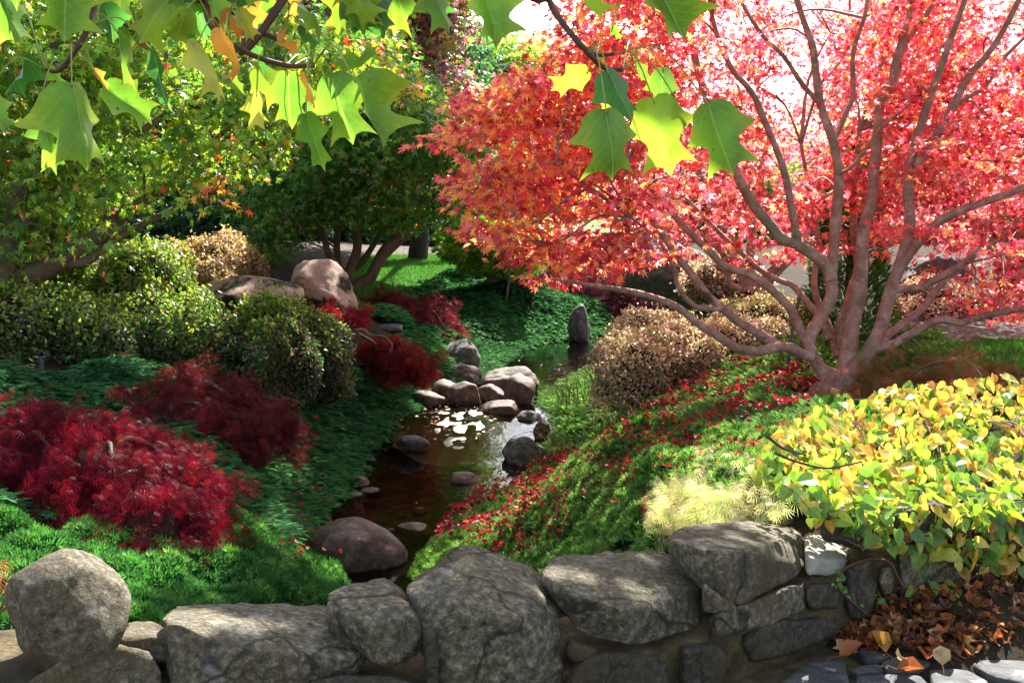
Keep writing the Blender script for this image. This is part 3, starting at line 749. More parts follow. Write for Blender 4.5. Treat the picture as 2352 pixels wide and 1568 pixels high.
for (x0, x1, y0, y1, d, mt, lab, sd, npl, grp) in _B:
    s = d / F / (math.cos(PITCH)) ; w = (x1 - x0) * s / 2; h = (y1 - y0) * s * .55
    c = P((x0 + x1) / 2, y0 + (y1 - y0) * .58, d); depth = max(w * .8, h * .8) if (x1 - x0) > 1.2 * (y1 - y0) else w * 1.1
    dam = grp is not None and 11.0 < d < 12.3
    if dam: w *= 1.22; h *= 1.3; depth *= 1.2; c = c + np.array([0, 0, .07])
    c = c + np.array([0, depth * .3, 0])
    nm = 'boulder' if (x1 - x0) > 84 or (y1 - y0) > 80 else 'stone'
    o = soft_rock(nm, c, (w * 1.05, depth, h * 1.12), sd * 7 + 1, mt, npl, 5 if (x1 - x0) > 84 else 4, noise=.07 if 'smooth brown boulder' not in lab else .035, bottom=1.0, sharp=20 if 'smooth brown boulder' not in lab else 9, pmin=.62 if 'smooth brown boulder' not in lab else .88)
    tag(o, lab, nm, grp)
# the two big mossy boulders
o = soft_rock('boulder', P(742, 690, 11.8), (.43, .45, .46), 101, M_rock_pink, 6, 5, noise=.05, tilt=-.25, bottom=1.1, sharp=26)
tag(o, 'large domed pink boulder with black moss beside the lawn', 'boulder')
o = soft_rock('boulder', P(585, 690, 11.2), (.68, .45, .25), 102, M_rock_pink, 6, 5, noise=.05, tilt=.10, bottom=1.5, sharp=26)
tag(o, 'long low pink boulder lying behind the clipped shrubs', 'boulder')

# ------------------------------------------------------------------ where the sun comes through
def shadow_xy(p):
    return p[..., :2] - SDIR[:2] * (p[..., 2:3] / SDIR[2])
_LIT = [  # (pixel polygon, height of the surface it lights)
    ([(230, 560), (330, 560), (460, 600), (600, 660), (735, 720), (740, 760), (600, 720), (450, 690), (200, 680), (150, 640)], 1.75),
    ([(930, 955), (1180, 945), (1245, 975), (1240, 1015), (1100, 1035), (950, 1000)], 0.0),
    ([(1270, 1010), (1380, 900), (1500, 890), (1900, 835), (1910, 905), (1500, 955), (1350, 1020)], None),
    ([(1350, 880), (1380, 740), (1480, 700), (1700, 690), (1860, 700), (1860, 800), (1600, 800)], 1.3),
    ([(1120, 1300), (1300, 1230), (1480, 1180), (1560, 1110), (1700, 1000), (1950, 960), (1980, 1200), (1500, 1320)], None),
    ([(1760, 950), (2600, 800), (2600, 1080), (2100, 1090), (1850, 1090)], 1.5),
    ([(830, 586), (1100, 582), (1110, 604), (830, 612)], .95),
    ([(850, 620), (1050, 614), (1040, 632), (850, 640)], .95),
    ([(540, 1030), (570, 1015), (640, 1060), (720, 1140), (700, 1160), (620, 1100)], None),
    ([(180, 1275), (330, 1262), (420, 1300), (330, 1315)], None), ([(560, 1265), (640, 1262), (660, 1290), (590, 1300)], None),
    ([(1020, 545), (1100, 545), (1100, 585), (990, 560)], 1.0),
    ([(345, 560), (560, 560), (600, 620), (480, 650), (420, 600)], 1.75),
    ([(650, 600), (830, 620), (840, 740), (780, 640), (650, 630)], 1.6), ([(700, 1205), (880, 1203), (890, 1235), (720, 1245)], .3), ([(440, 650), (520, 636), (620, 645), (700, 690), (600, 680)], 1.45),
    ([(1640, 930), (1700, 905), (1850, 980), (1800, 1010)], None), ([(1600, 1020), (1900, 1000), (1920, 1190), (1580, 1220)], 1.28), ([(150, 560), (560, 400), (600, 520), (300, 640)], 2.0)]
LITP = []
for pl, z in _LIT:
    a = np.array(pl, float); g_ = Gz(a[:, 0], a[:, 1], z) if z is not None else Gt(a[:, 0], a[:, 1]) + [0, 0, .12]; LITP.append(shadow_xy(g_))
_WSPOT = [([(520, 1415), (640, 1440), (700, 1470), (640, 1480), (560, 1440)], 1.2), ([(950, 1370), (1050, 1395), (1090, 1430), (1010, 1430)], 1.25),
          ([(1340, 1325), (1460, 1345), (1440, 1360), (1380, 1350)], 1.25), ([(1640, 1222), (1710, 1230), (1700, 1245), (1650, 1235)], 1.3), ([(1870, 1220), (1950, 1265), (1900, 1285), (1850, 1250)], 1.25),
          ([(2120, 1540), (2300, 1530), (2280, 1568), (2140, 1568)], .93), ([(430, 1405), (520, 1400), (500, 1420)], 1.25)]
for pl, z in _WSPOT:
    a = np.array(pl, float); g_ = P(a[:, 0], a[:, 1], wy(a[:, 0]) + .12) if z > 1 else Gz(a[:, 0], a[:, 1], z); LITP.append(shadow_xy(g_))
def keepmask(p, r=None, which=None, grow=0.0, grow_m=0.0):
    q = shadow_xy(p); k = np.ones(len(p), bool)
    for i, pl in enumerate(LITP):
        if which is not None and i not in which: continue
        pp = pl
        if grow: c = pl.mean(0); pp = c + (pl - c) * (1 + grow)
        k &= ~in_poly(q[:, 0], q[:, 1], pp)
        if grow_m: k &= seg_dist(q[:, 0], q[:, 1], pp) > grow_m
    return k

# ------------------------------------------------------------------ trees
def limb_pts(lst, y0, y1, r0, r1, seed=0, wob=.02):
    """limb traced as pixels, running from distance y0 to y1"""
    a = np.array(lst, float); s = np.concatenate([[0], np.cumsum(np.hypot(*np.diff(a, axis=0).T))]); s /= s[-1]
    ys = y0 + (y1 - y0) * s; pts = P(a[:, 0], a[:, 1], ys); rad = r1 + (r0 - r1) * (1 - s) ** .9
    pts, rad = catmull(pts, rad, 5)
    return pts, rad
def connect(mb, limbpts, clusters, base, r, r0=.012, r1=.003, mat=0, sag=.12, sides=4, maxlen=None):
    """branches growing from the limbs to the leaf clusters"""
    cand = np.asarray(limbpts, float).copy()
    cand_r = np.full(len(cand), r0)
    n = len(clusters); order = r.permutation(n)
    first = order[:max(6, n // 7)]; rest = order[len(first):]
    for batch, k0 in ((first, 1.6), (rest, .8)):
        newp = []; newr = []
        for i in batch:
            c = clusters[i]
            d = np.linalg.norm(cand - c, axis=1)
            out = np.linalg.norm(cand - base, axis=1) - np.linalg.norm(c - base)
            cost = d + np.maximum(out, 0) * 1.5 + np.maximum(cand[:, 2] - c[2], 0) * .5
            j = int(np.argmin(cost)); a = cand[j]; L = d[j]
            if L < .02: continue
            if maxlen and L > maxlen: continue
            dirb = norm(a - base + 1e-6)
            m1 = a + (c - a) * .35 + (dirb * .10 + np.array([0, 0, .06])) * L + r.normal(size=3) * .035 * L
            m2 = a + (c - a) * .7 + np.array([0, 0, sag * .5]) * L + r.normal(size=3) * .04 * L
            pts, rad = catmull(np.array([a, m1, m2, c]), np.array([r0 * k0, r0 * k0 * .75, r0 * k0 * .5, r1]) * min(1.6, .6 + L * .4), 3)
            tube(mb, pts, rad, sides, mat, cap=False)
            newp.append(pts[3:]); newr.append(0)
        if newp: cand = np.vstack([cand] + newp)
def cluster_leaves(mb, tpl, clusters, per, R, flat, size, cols, wts, r, mat=1, droop=.35, base=None, tiltn=.6, colfn=None, keep=None, jit=.15, cmod=.25):
    n = len(clusters); m = r.poisson(per, n); idx = np.repeat(np.arange(n), m); N_ = len(idx)
    off = r.normal(size=(N_, 3)); off = norm(off) * (r.random((N_, 1)) ** .45); 
    Rr = R * r.uniform(.7, 1.3, n)[idx]
    off = off * Rr[:, None] * np.array([1, 1, flat])
    pos = clusters[idx] + off
    if keep is not None:
        k = keep(pos); pos = pos[k]; off = off[k]; idx = idx[k]; N_ = len(pos)
    ax = norm(off + 1e-6) * .7 + rand_dirs(N_, r) * .6 + np.array([0, 0, -droop])
    if base is not None: ax = ax + norm(clusters[idx] - base) * .35
    nr = np.array([0, 0, 1.0]) + rand_dirs(N_, r) * tiltn
    c = pick(cols, wts, N_, jit, r)
    c = c * (1 + cmod * r.normal(size=n))[idx][:, None].clip(.5, 1.6)
    if colfn is not None: c = colfn(pos, c, r)
    leaves(mb, tpl, pos, ax, nr, r.uniform(size[0], size[1], N_), np.clip(c, .003, .9), mat)
def pix_clusters(poly, n, ylo, yhi, r, dens=None):
    q = sample_poly(poly, n, r)
    y = r.uniform(ylo, yhi, n) if not callable(ylo) else ylo(q, r)
    if dens is not None:
        k = r.random(n) < dens(q, y); q = q[k]; y = y[k]
    return P(q[:, 0], q[:, 1], y)

BARK = dict(pink=M_bark_pink, brown=M_bark_brown, dark=M_bark_dark)

# ---- the red maple on the right
r = np.random.default_rng(11)
base = P(1915, 905, 8.0)
red = empty('red_maple_tree', base, 'large scarlet Japanese maple with smooth pinkish spreading limbs on the right bank', 'tree')
LM = {}
def limb(key, lst, y0, y1, r0, r1, seed=0, sides=12): LM[key] = limb_pts(lst, y0, y1, r0, r1) + (sides,)
limb('t', [(1912, 930), (1914, 900), (1924, 872), (1932, 852)], 8.0, 8.0, .15, .125, sides=20)
limb('a', [(1925, 878), (1887, 850), (1863, 806), (1860, 774), (1887, 724), (1910, 679), (1910, 633), (1916, 563), (1920, 501), (1926, 440), (1926, 396), (1912, 320), (1885, 241), (1875, 172), (1865, 103), (1841, 34), (1815, -60), (1800, -220)], 8.0, 8.3, .053, .011, sides=14)
limb('b', [(1932, 868), (1948, 815), (1958, 749), (1974, 666), (1980, 584), (1986, 521), (2002, 460), (2006, 400), (2016, 310), (2022, 241), (2047, 200), (2058, 138), (2085, 50), (2100, -60), (2090, -250)], 8.05, 8.5, .060, .011, sides=14)
limb('c', [(1940, 870), (1978, 832), (2012, 778), (2030, 724), (2043, 675), (2061, 625), (2080, 563), (2090, 501), (2085, 420), (2100, 340), (2130, 241), (2161, 155), (2185, 86), (2216, 0), (2260, -150)], 7.95, 7.9, .053, .011, sides=14)
limb('c2', [(2058, 632), (2085, 590), (2115, 550), (2152, 513), (2206, 484), (2276, 459), (2352, 430), (2450, 380)], 7.95, 7.5, 0.036, .02)
limb('c3', [(2043, 668), (2070, 664), (2103, 662), (2152, 641), (2202, 613), (2260, 571), (2352, 540), (2460, 500)], 7.95, 7.3, 0.030, .015)
limb('d', [(1985, 834), (2010, 805), (2049, 791), (2082, 774), (2123, 749), (2165, 733), (2206, 741), (2248, 728), (2352, 708), (2450, 700)], 7.95, 7.4, 0.036, .016)
limb('e', [(2010, 800), (2040, 770), (2082, 737), (2123, 704), (2152, 662), (2173, 641), (2227, 596), (2289, 542), (2360, 490), (2470, 400)], 8.1, 8.6, 0.033, .015)
limb('f', [(1865, 818), (1840, 812), (1817, 799), (1784, 797), (1738, 807), (1693, 799), (1647, 770), (1606, 745), (1560, 708), (1523, 691), (1473, 675), (1403, 662), (1330, 650), (1270, 640)], 7.95, 7.3, 0.043, .010)
limb('g', [(1800, 800), (1768, 782), (1738, 762), (1693, 737), (1660, 708), (1622, 675), (1585, 625), (1552, 584), (1502, 509), (1450, 450), (1400, 380), (1320, 300), (1240, 240)], 7.95, 7.4, 0.036, .010)
limb('g2', [(1660, 708), (1610, 708), (1577, 687), (1556, 654), (1544, 608), (1510, 550), (1450, 500)], 7.8, 7.1, 0.020, .008)
limb('h', [(1866, 808), (1850, 780), (1838, 757), (1817, 712), (1792, 683), (1759, 654), (1718, 629), (1668, 613), (1627, 575), (1577, 526), (1500, 440), (1440, 350), (1370, 240), (1330, 150)], 7.95, 8.0, 0.036, .010)
limb('i', [(1908, 640), (1896, 610), (1871, 588), (1834, 563), (1792, 546), (1767, 513), (1738, 480), (1712, 440), (1680, 370), (1640, 270), (1600, 150), (1580, 20), (1570, -100)], 8.0, 8.0, 0.046, .015)
limb('i2', [(1834, 563), (1822, 500), (1798, 385), (1755, 275), (1727, 213), (1679, 155), (1641, 60), (1620, -60)], 8.0, 7.7, 0.030, .012)
limb('j', [(1905, 780), (1884, 730), (1850, 690), (1820, 655), (1796, 646), (1742, 617), (1697, 575), (1660, 542), (1600, 480), (1520, 400)], 8.3, 9.2, 0.030, .010)
limb('k', [(1936, 800), (1930, 749), (1945, 704), (1958, 658), (1970, 610), (1960, 520), (1962, 420), (1975, 300)], 8.3, 9.0, 0.040, .02)
limb('k2', [(1925, 820), (1908, 760), (1880, 700), (1870, 640), (1880, 560), (1860, 450), (1840, 330)], 8.3, 9.4, 0.033, .015)
limb('m', [(2035, 200), (2060, 170), (2078, 103), (2133, 27), (2180, -60)], 8.4, 8.6, 0.026, .015)
limb('n', [(2095, 380), (2130, 350), (2165, 290), (2223, 179), (2264, 131), (2305, 69), (2345, -10), (2400, -120)], 7.9, 7.9, 0.033, .015)
limb('o', [(2160, 300), (2200, 240), (2260, 200), (2310, 130), (2360, 80), (2420, 20)], 8.0, 8.4, 0.020, .012)
limb('p', [(1912, 330), (1945, 255), (1960, 215), (1960, 120), (1990, 20), (2000, -100)], 8.2, 8.7, 0.023, .012)
limb('q', [(1885, 241), (1840, 190), (1800, 130), (1750, 80), (1700, 0), (1660, -90)], 8.2, 7.8, 0.020, .01)
limb('s', [(1926, 400), (1990, 250), (2010, 200), (2090, 250), (2150, 300)][:1] + [(1900, 190), (1940, 240), (1990, 262)][:0] + [(1960, 380), (2020, 300), (2090, 240)], 8.1, 7.7, 0.013, .008)
tk = MB(); tube(tk, *LM['t'][:2], 22, bump=.10, seed=1)
fl_p, fl_r = catmull(np.array([P(1914, 935, 8.0), P(1914, 905, 8.0), P(1918, 880, 8.0)]), np.array([.22, .17, .13]), 5); tube(tk, fl_p, fl_r, 22, bump=.14, seed=2)
for k_ in ('a', 'b', 'c'): tube(tk, LM[k_][0], LM[k_][1], 16, bump=.09, seed=ord(k_))
tk.build('trunk', M_bark_pink, red, luv=False)
for k_, (p_, r_, s_) in LM.items():
    if k_ in 'tabc' and len(k_) == 1: continue
    mb = MB(); tube(mb, p_, r_, s_, bump=.08, seed=ord(k_[0])); mb.build('limb', M_bark_pink, red)
limb_all = np.vstack([v[0] for k_, v in LM.items() if k_ != 't'])
limb_up = limb_all[limb_all[:, 2] > 1.9]
POLY_RED = [(1035, 300), (1080, 255), (1140, 215), (1220, 170), (1310, 90), (1345, -60), (1360, -110), (1700, -130), (2300, -130), (2700, -120), (2750, 300), (2650, 600), (2450, 730), (2352, 735), (2270, 720),
            (2200, 640), (2140, 590), (2050, 600), (1950, 560), (1850, 600), (1760, 610), (1650, 590), (1560, 620), (1500, 650), (1430, 640), (1330, 655), (1250, 648), (1225, 600), (1150, 565), (1072, 498), (1110, 465), (1080, 395)]
def red_y(q, r):
    y = r.uniform(6.4, 10.2, len(q))
    left = q[:, 0] < 1500
    y[left] = r.uniform(6.3, 8.6, left.sum())
    mid = (q[:, 0] > 1560) & (q[:, 0] < 2300) & (r.random(len(q)) < .72)
    y[mid] = r.uniform(8.1, 10.4, mid.sum())
    return y
def red_d(q, y):
    d = np.ones(len(q))
    low = (q[:, 0] > 1520) & (q[:, 1] > 430); d[low] = np.interp(q[low, 1], [430, 600, 720], [.55, .22, .15])
    d[(q[:, 0] > 2200) & (q[:, 1] > 500)] = .5
    d[(q[:, 0] > 2200) & (q[:, 1] < 120)] *= .6
    return d
cl = pix_clusters(POLY_RED, 1600, red_y, None, r, red_d)
# a broken outline on the left edge
n1 = fbm(cl * 1.4, 2, 5); cl = cl[(n1 > -.75)]
cl = cl[keepmask(cl, which=[2, 3, 4, 5, 16, 17], grow_m=.08) | ((cl[:, 1] > 7.9) & (cl[:, 2] < 2.7))]
pj_ = proj(cl); cl = cl[~in_poly(pj_[:, 0], pj_[:, 1], [(1275, 448), (1350, 448), (1360, 530), (1280, 530)])]
cr = MB(); connect(cr, limb_up, cl, P(1930, 800, 8.0), r, .009, .0025)
RED_C = [(.66, .06, .07), (.55, .03, .05), (.76, .14, .06), (.80, .26, .08), (.38, .014, .028), (.68, .12, .15)]
def redcol(pos, c, r):
    px = proj(pos); k = np.clip((1650 - px[:, 0]) / 500, 0, 1); o = r.random(len(pos)) < .32 * k
    c[o] = pick([(.85, .30, .06), (.85, .20, .05)], [1, 1], o.sum(), .1, r); 
    return c
cluster_leaves(cr, TPL_PALM, cl, 42, .30, .17, (.050, .085), RED_C, [30, 24, 18, 7, 16, 10], r, 1, .45, base=P(1930, 800, 8.0), tiltn=1.15, colfn=redcol, cmod=.22, keep=lambda p: keepmask(p, which=[2, 3, 4, 5, 16, 17]) | (p[:, 2] < 2.5))
cr.build('crown', [M_bark_pink, M_red], red)

# ---- other trees: generic builder
def make_tree(name, label, limbs, bark, poly, n, ylo, yhi, tpl, per, R, flat, size, cols, wts, mat, seed, base=None, group=None, cat='tree', keep=None, dens=None, twig=.010, tiltn=.9, droop=.35,
              colfn=None, sides=10, cmod=.2, trunk=None, extra=None, conn=True, maxlen=None):
    r = np.random.default_rng(seed)
    L = [limb_pts(*l) for l in limbs]
    b = L[0][0][0] if base is None else base
    e = empty(name, b, label, cat, group)
    t = MB()
    for k_, (p_, q_) in enumerate(L): tube(t, p_, q_, sides, bump=.08, seed=seed + k_)
    t.build('trunk', BARK[bark], e)
    cl = pix_clusters(poly, n, ylo, yhi, r, dens)
    if extra is not None: cl = np.vstack([cl, extra])
    if keep is not None: cl = cl[keep(cl)]
    c = MB(); lp = np.vstack([p_[len(p_) // 3:] for p_, _ in L])
    if conn: connect(c, lp, cl, np.array(b), r, twig, twig * .3, maxlen=maxlen)
    cluster_leaves(c, tpl, cl, per, R, flat, size, cols, wts, r, 1, droop, tiltn=tiltn, colfn=colfn, cmod=cmod, keep=keep)
    c.build('crown', [BARK[bark], mat], e)
    return e
KM = lambda p: (keepmask(p, grow_m=.06) | (proj(p)[:, 1] > 40)) & (keepmask(p, which=[0, 6, 7, 12, 13, 15]) | (p[:, 1] < 9.9))
# second red maple behind
_rk = np.random.default_rng(77)
make_tree('red_maple_tree', 'second red maple with several thin pink stems behind the first', [
    ([(1716, 668), (1712, 640), (1690, 600), (1668, 540), (1640, 470), (1600, 380), (1580, 250)], 12.4, 12.6, .07, .02), ([(1730, 668), (1722, 620), (1725, 560), (1730, 480), (1750, 380), (1740, 200)], 12.4, 12.8, .06, .02),
    ([(1740, 668), (1775, 620), (1826, 582), (1860, 520), (1900, 430), (1940, 300), (1950, 100)], 12.4, 12.4, .065, .02), ([(1750, 668), (1800, 610), (1860, 560), (1960, 520), (2050, 400), (2100, 200)], 12.6, 13.2, .05, .02),
    ([(1700, 664), (1675, 650), (1668, 610), (1650, 570), (1560, 500), (1500, 420)], 12.2, 11.8, .04, .015)], 'pink',
    [(1400, 220), (1480, 80), (1560, -60), (1900, -90), (2300, -90), (2350, 100), (2250, 400), (2150, 560), (2000, 540), (1850, 560), (1700, 540), (1560, 560), (1450, 520), (1380, 400)], 620, 11.0, 14.0,
    TPL_MED, 34, .36, .4, (.07, .11), [(.70, .14, .18), (.58, .06, .09), (.78, .20, .14), (.8, .32, .14)], [4, 3, 3, 1], M_red, 21, droop=.45, tiltn=1.1, keep=lambda p: keepmask(p, which=[2, 3, 4, 5]) | (_rk.random(len(p)) < .6),
    dens=lambda q, y: np.where(q[:, 1] > 400, .45, np.where((q[:, 0] > 2050) & (q[:, 1] < 200), .8, 1.0)))
make_tree('red_maple_tree', 'third red maple at the right edge of the view behind the pink hedge', [
    ([(2350, 640), (2320, 590), (2300, 520), (2290, 430), (2270, 300)], 14, 14, .06, .02), ([(2355, 640), (2370, 560), (2380, 430), (2420, 250)], 14, 14.5, .06, .02), ([(2345, 640), (2290, 600), (2250, 540), (2190, 470)], 14, 13.5, .04, .015)], 'pink',
    [(2150, 520), (2180, 380), (2230, 250), (2350, 150), (2700, 100), (2750, 500), (2600, 640), (2450, 620), (2350, 560), (2250, 600)], 260, 13.0, 15.5,
    TPL_MED, 30, .36, .4, (.07, .11), [(.66, .08, .12), (.5, .03, .05), (.75, .14, .08)], [4, 4, 3], M_red, 22, droop=.45, tiltn=1.1)

# green maple in the middle
G_MID = [(.07, .19, .03), (.11, .26, .035), (.045, .13, .025), (.19, .32, .04), (.34, .14, .04)]
make_tree('green_maple_tree', 'green Japanese maple with several curved grey-brown stems on the lawn behind the domed boulder', [
    ([(812, 664), (830, 648), (852, 637), (869, 600), (887, 569), (914, 545), (950, 512), (1010, 460), (1060, 400)], 16.2, 16.4, .095, .03), ([(806, 650), (800, 628), (811, 603), (821, 569), (819, 517), (832, 430), (860, 330), (870, 200)], 16.2, 16.5, .075, .025),
    ([(802, 640), (780, 617), (756, 586), (746, 551), (735, 520), (710, 440), (690, 350)], 16.2, 15.8, .06, .02), ([(802, 640), (783, 617), (774, 579), (777, 534), (790, 440), (770, 350), (740, 250)], 16.3, 16.6, .055, .02),
    ([(815, 620), (836, 596), (852, 572), (873, 538), (920, 480), (970, 400), (1000, 300)], 16.4, 17, .05, .02), ([(870, 604), (905, 570), (945, 535), (990, 500), (1050, 470), (1110, 430)], 16.3, 16.6, .045, .015)], 'brown',
    [(560, 560), (560, 420), (600, 300), (680, 180), (740, 60), (790, -60), (850, 0), (890, 100), (960, 200), (1050, 290), (1130, 345), (1115, 440), (1060, 480), (960, 510), (880, 525), (800, 480), (740, 510), (660, 500), (640, 570), (590, 610)], 900, 14.2, 18.2,
    TPL_MED, 40, .48, .35, (.09, .14), G_MID, [6, 5, 5, 2, .6], M_green, 23, keep=KM, tiltn=1.0,
    dens=lambda q, y: np.where((q[:, 1] > 450) & (q[:, 0] > 700), .55, 1.0))
make_tree('purple_maple_tree', 'tall green and purple-bronze maple behind the middle green one', [
    ([(960, 600), (965, 480), (960, 300), (950, 100)], 21.5, 21.5, .2, .08), ([(962, 500), (1010, 350), (1050, 200)], 21.5, 21.5, .1, .04), ([(962, 480), (900, 320), (850, 150)], 21.5, 21.0, .1, .04)], 'dark',
    [(700, 100), (780, -150), (860, -190), (960, -150), (1040, -100), (1075, -20), (1040, 90), (1020, 150), (1090, 190), (1110, 300), (1100, 430), (900, 450), (760, 300)], 700, 19.5, 23.5,
    TPL_MED, 42, .62, .4, (.12, .18), [(.09, .20, .04), (.22, .07, .10), (.32, .09, .07), (.20, .28, .05), (.17, .08, .14), (.42, .22, .08)], [4, 4, 1.5, 2, 5, .5], M_green, 24, keep=KM, tiltn=1.0, cmod=.3)

# upper left maple
def leftcol(pos, c, r):
    px = proj(pos)
    w = np.clip(1 - np.hypot((px[:, 0] - 500) / 90, (px[:, 1] - 450) / 55), 0, 1) * 1.6 + .03 + .14 * np.clip(vnoise(pos * .9, 4), 0, 1) + .15 * np.clip((px[:, 0] - 780) / 100, 0, 1)
    o = r.random(len(pos)) < w
    c[o] = pick([(.70, .24, .05), (.62, .08, .04), (.72, .42, .07), (.65, .34, .16)], [3, 2, 3, 2], o.sum(), .1, r)
    return c
make_tree('green_maple_tree', 'yellow-green maple turning orange with low leaning limbs at the upper left', [
    ([(-40, 700), (34, 651), (75, 632), (103, 617), (148, 589), (190, 560), (230, 540), (290, 490), (360, 440), (430, 380)], 8.8, 9.6, .12, .02), ([(-30, 690), (0, 650), (6, 620), (14, 585), (30, 500), (60, 380), (100, 220), (140, 60), (160, -100)], 8.8, 9.4, .10, .03),
    ([(100, 617), (140, 606), (200, 598), (270, 545), (327, 515), (420, 470), (500, 430)], 9.0, 9.8, .05, .012), ([(14, 585), (100, 470), (220, 370), (340, 290), (460, 220), (600, 150)], 9.2, 10.6, .06, .015),
    ([(190, 560), (224, 537), (241, 510), (275, 492), (310, 472), (400, 420), (520, 350), (640, 300)], 9.4, 10.5, .05, .012), ([(60, 380), (160, 300), (300, 130), (450, 20), (600, -80)], 9.3, 11, .05, .015),
    ([(10, 640), (-60, 500), (-140, 300), (-200, 0)], 8.8, 8.6, .08, .03)], 'brown',
    [(-350, -130), (300, -150), (900, -140), (880, -50), (900, 60), (930, 190), (900, 240), (860, 200), (800, 200), (700, 280), (640, 350), (600, 400), (560, 440), (545, 480), (470, 490), (400, 440), (330, 470), (260, 500), (250, 560), (215, 620), (190, 640), (150, 590), (60, 570), (0, 620), (-300, 650)], 1550, 8.2, 12.8,
    TPL_PALM, 34, .32, .3, (.065, .105), [(.18, .34, .03), (.12, .29, .035), (.07, .19, .03), (.32, .42, .05), (.05, .13, .03)], [6, 5, 2, 5, 1], M_green, 25, keep=KM, tiltn=1.1, colfn=leftcol, cmod=.22)

# dark trunk and the tall evergreens behind
def canopy_extra(x0, x1, y0, y1, z0, z1, n, r): return np.stack([r.uniform(x0, x1, n), r.uniform(y0, y1, n), r.uniform(z0, z1, n)], -1)
DK = [(.035, .11, .035), (.055, .16, .04), (.022, .075, .035), (.09, .20, .05), (.03, .10, .075)]
make_tree('dark_evergreen_tree', 'tree with a thick furrowed dark trunk behind the bronze azalea', [([(332, 600), (332, 540), (330, 480), (334, 300), (340, 100), (340, -300)], 17.5, 17.5, .2, .12)], 'dark',
    [(-250, 480), (-250, -400), (200, -700), (600, -700), (680, -200), (650, 200), (640, 420), (560, 500), (400, 480), (250, 470), (100, 520)], 620, 16.5, 21, TPL_OVAL, 60, .7, .5, (.10, .16), DK, [4, 3, 3, 1, 2], M_green, 26, keep=KM, twig=.02, sides=14)
_bd = [('dense dark green tree at the far left', [(-700, 620), (-700, -200), (-500, -400), (-100, -300), (60, 100), (120, 400), (60, 600)], 24, 28, -250),
       ('dark green tree behind the furrowed trunk', [(100, 600), (80, 300), (150, -100), (420, -300), (620, 0), (660, 300), (640, 560)], 25, 29, 400),
       ('blue-green tree between the furrowed trunk and the middle maple', [(560, 575), (540, 200), (640, -200), (820, -120), (930, 50), (980, 300), (960, 560)], 28, 32, 700),
       ('dark green tree behind the right half of the lawn', [(880, 560), (860, 300), (920, 50), (1050, 30), (1120, 180), (1160, 350), (1150, 500), (1100, 548)], 31, 36, 1010)]
for k_, (lab, pl, y0, y1, tx) in enumerate(_bd):
    make_tree('background_tree', lab, [([(tx, 590), (tx + 5, 400), (tx - 10, 150), (tx, -50)], (y0 + y1) / 2, (y0 + y1) / 2, .22, .08)], 'dark', pl, 420, y0, y1, TPL_OVAL, 55, 1.0, .55, (.16, .26), DK, [4, 3, 3, 1, 3], M_green, 60 + k_,
              group='dark trees closing the view at the left', keep=KM, twig=.03)
make_tree('background_tree', 'pale yellow-green sunlit tree in the gap of sky', [([(1135, 560), (1140, 400), (1130, 200)], 44, 44, .3, .1)], 'dark',
    [(1040, 250), (1060, 120), (1110, 92), (1160, 95), (1215, 110), (1300, 150), (1400, 160), (1400, 480), (1050, 450)], 520, 42, 47, TPL_OVAL, 50, 1.1, .6, (.22, .36), [(.20, .34, .06), (.32, .42, .08), (.12, .22, .04)], [1, 1, 1], M_green, 70, twig=.03)
_br = [('bright green rounded tree far behind the red maple', [(1480, 560), (1450, 440), (1520, 330), (1650, 300), (1760, 360), (1800, 480), (1760, 560)], 36, 41, 1620, [(.20, .32, .06), (.30, .40, .08), (.10, .2, .04)]),
       ('green tree far behind the trunk of the red maple', [(1780, 560), (1760, 440), (1850, 340), (1990, 360), (2060, 470), (2040, 560)], 40, 46, 1900, [(.16, .28, .06), (.24, .36, .07), (.10, .2, .05)]),
       ('soft green tree far off at the right', [(2060, 560), (2040, 440), (2120, 380), (2260, 360), (2420, 380), (2480, 560)], 38, 44, 2240, [(.18, .30, .07), (.26, .36, .10), (.12, .2, .05)])]
for k_, (lab, pl, y0, y1, tx, cc) in enumerate(_br):
    make_tree('background_tree', lab, [([(tx, 600), (tx + 5, 520), (tx, 420)], (y0 + y1) / 2, (y0 + y1) / 2, .3, .1)], 'dark', pl, 260, y0, y1, TPL_OVAL, 45, 1.1, .6, (.25, .4), cc, [1, 1, 1], M_green, 80 + k_,
              group='sunlit trees far behind the red maple', twig=.04)
# conifer behind the red maple's trunk
r = np.random.default_rng(30)
b = P(1945, 800, 10.6); con = empty('conifer', b, 'narrow dark green conifer standing right behind the red maple trunk', 'conifer')
t = MB(); tube(t, np.array([b - [0, 0, .1], b + [0, 0, 1.0], b + [0, 0, 2.1]]), np.array([.06, .04, .01]), 10); t.build('trunk', M_bark_dark, con)
n = 9000; hh = r.random(n) ** 1.2; rad = .40 * (1 - hh) ** .7 + .05; th = r.uniform(0, 2 * np.pi, n); k_ = 1 + .22 * np.sin(th * 5 + hh * 30) * r.random(n)
rr = rad * k_ * r.uniform(.7, 1.05, n); pos = b + np.stack([rr * np.cos(th), rr * np.sin(th), hh * 2.1], -1)
c = MB(); leaves(c, TPL_SPRAY, pos, np.stack([np.cos(th), np.sin(th), .7 + 0 * th], -1) + rand_dirs(n, r) * .5, rand_dirs(n, r) + [0, 0, 1], r.uniform(.05, .09, n), pick([(.05, .16, .03), (.09, .24, .04), (.03, .09, .02)], [3, 2, 3], n, .2, r)); c.build('crown', M_green, con)
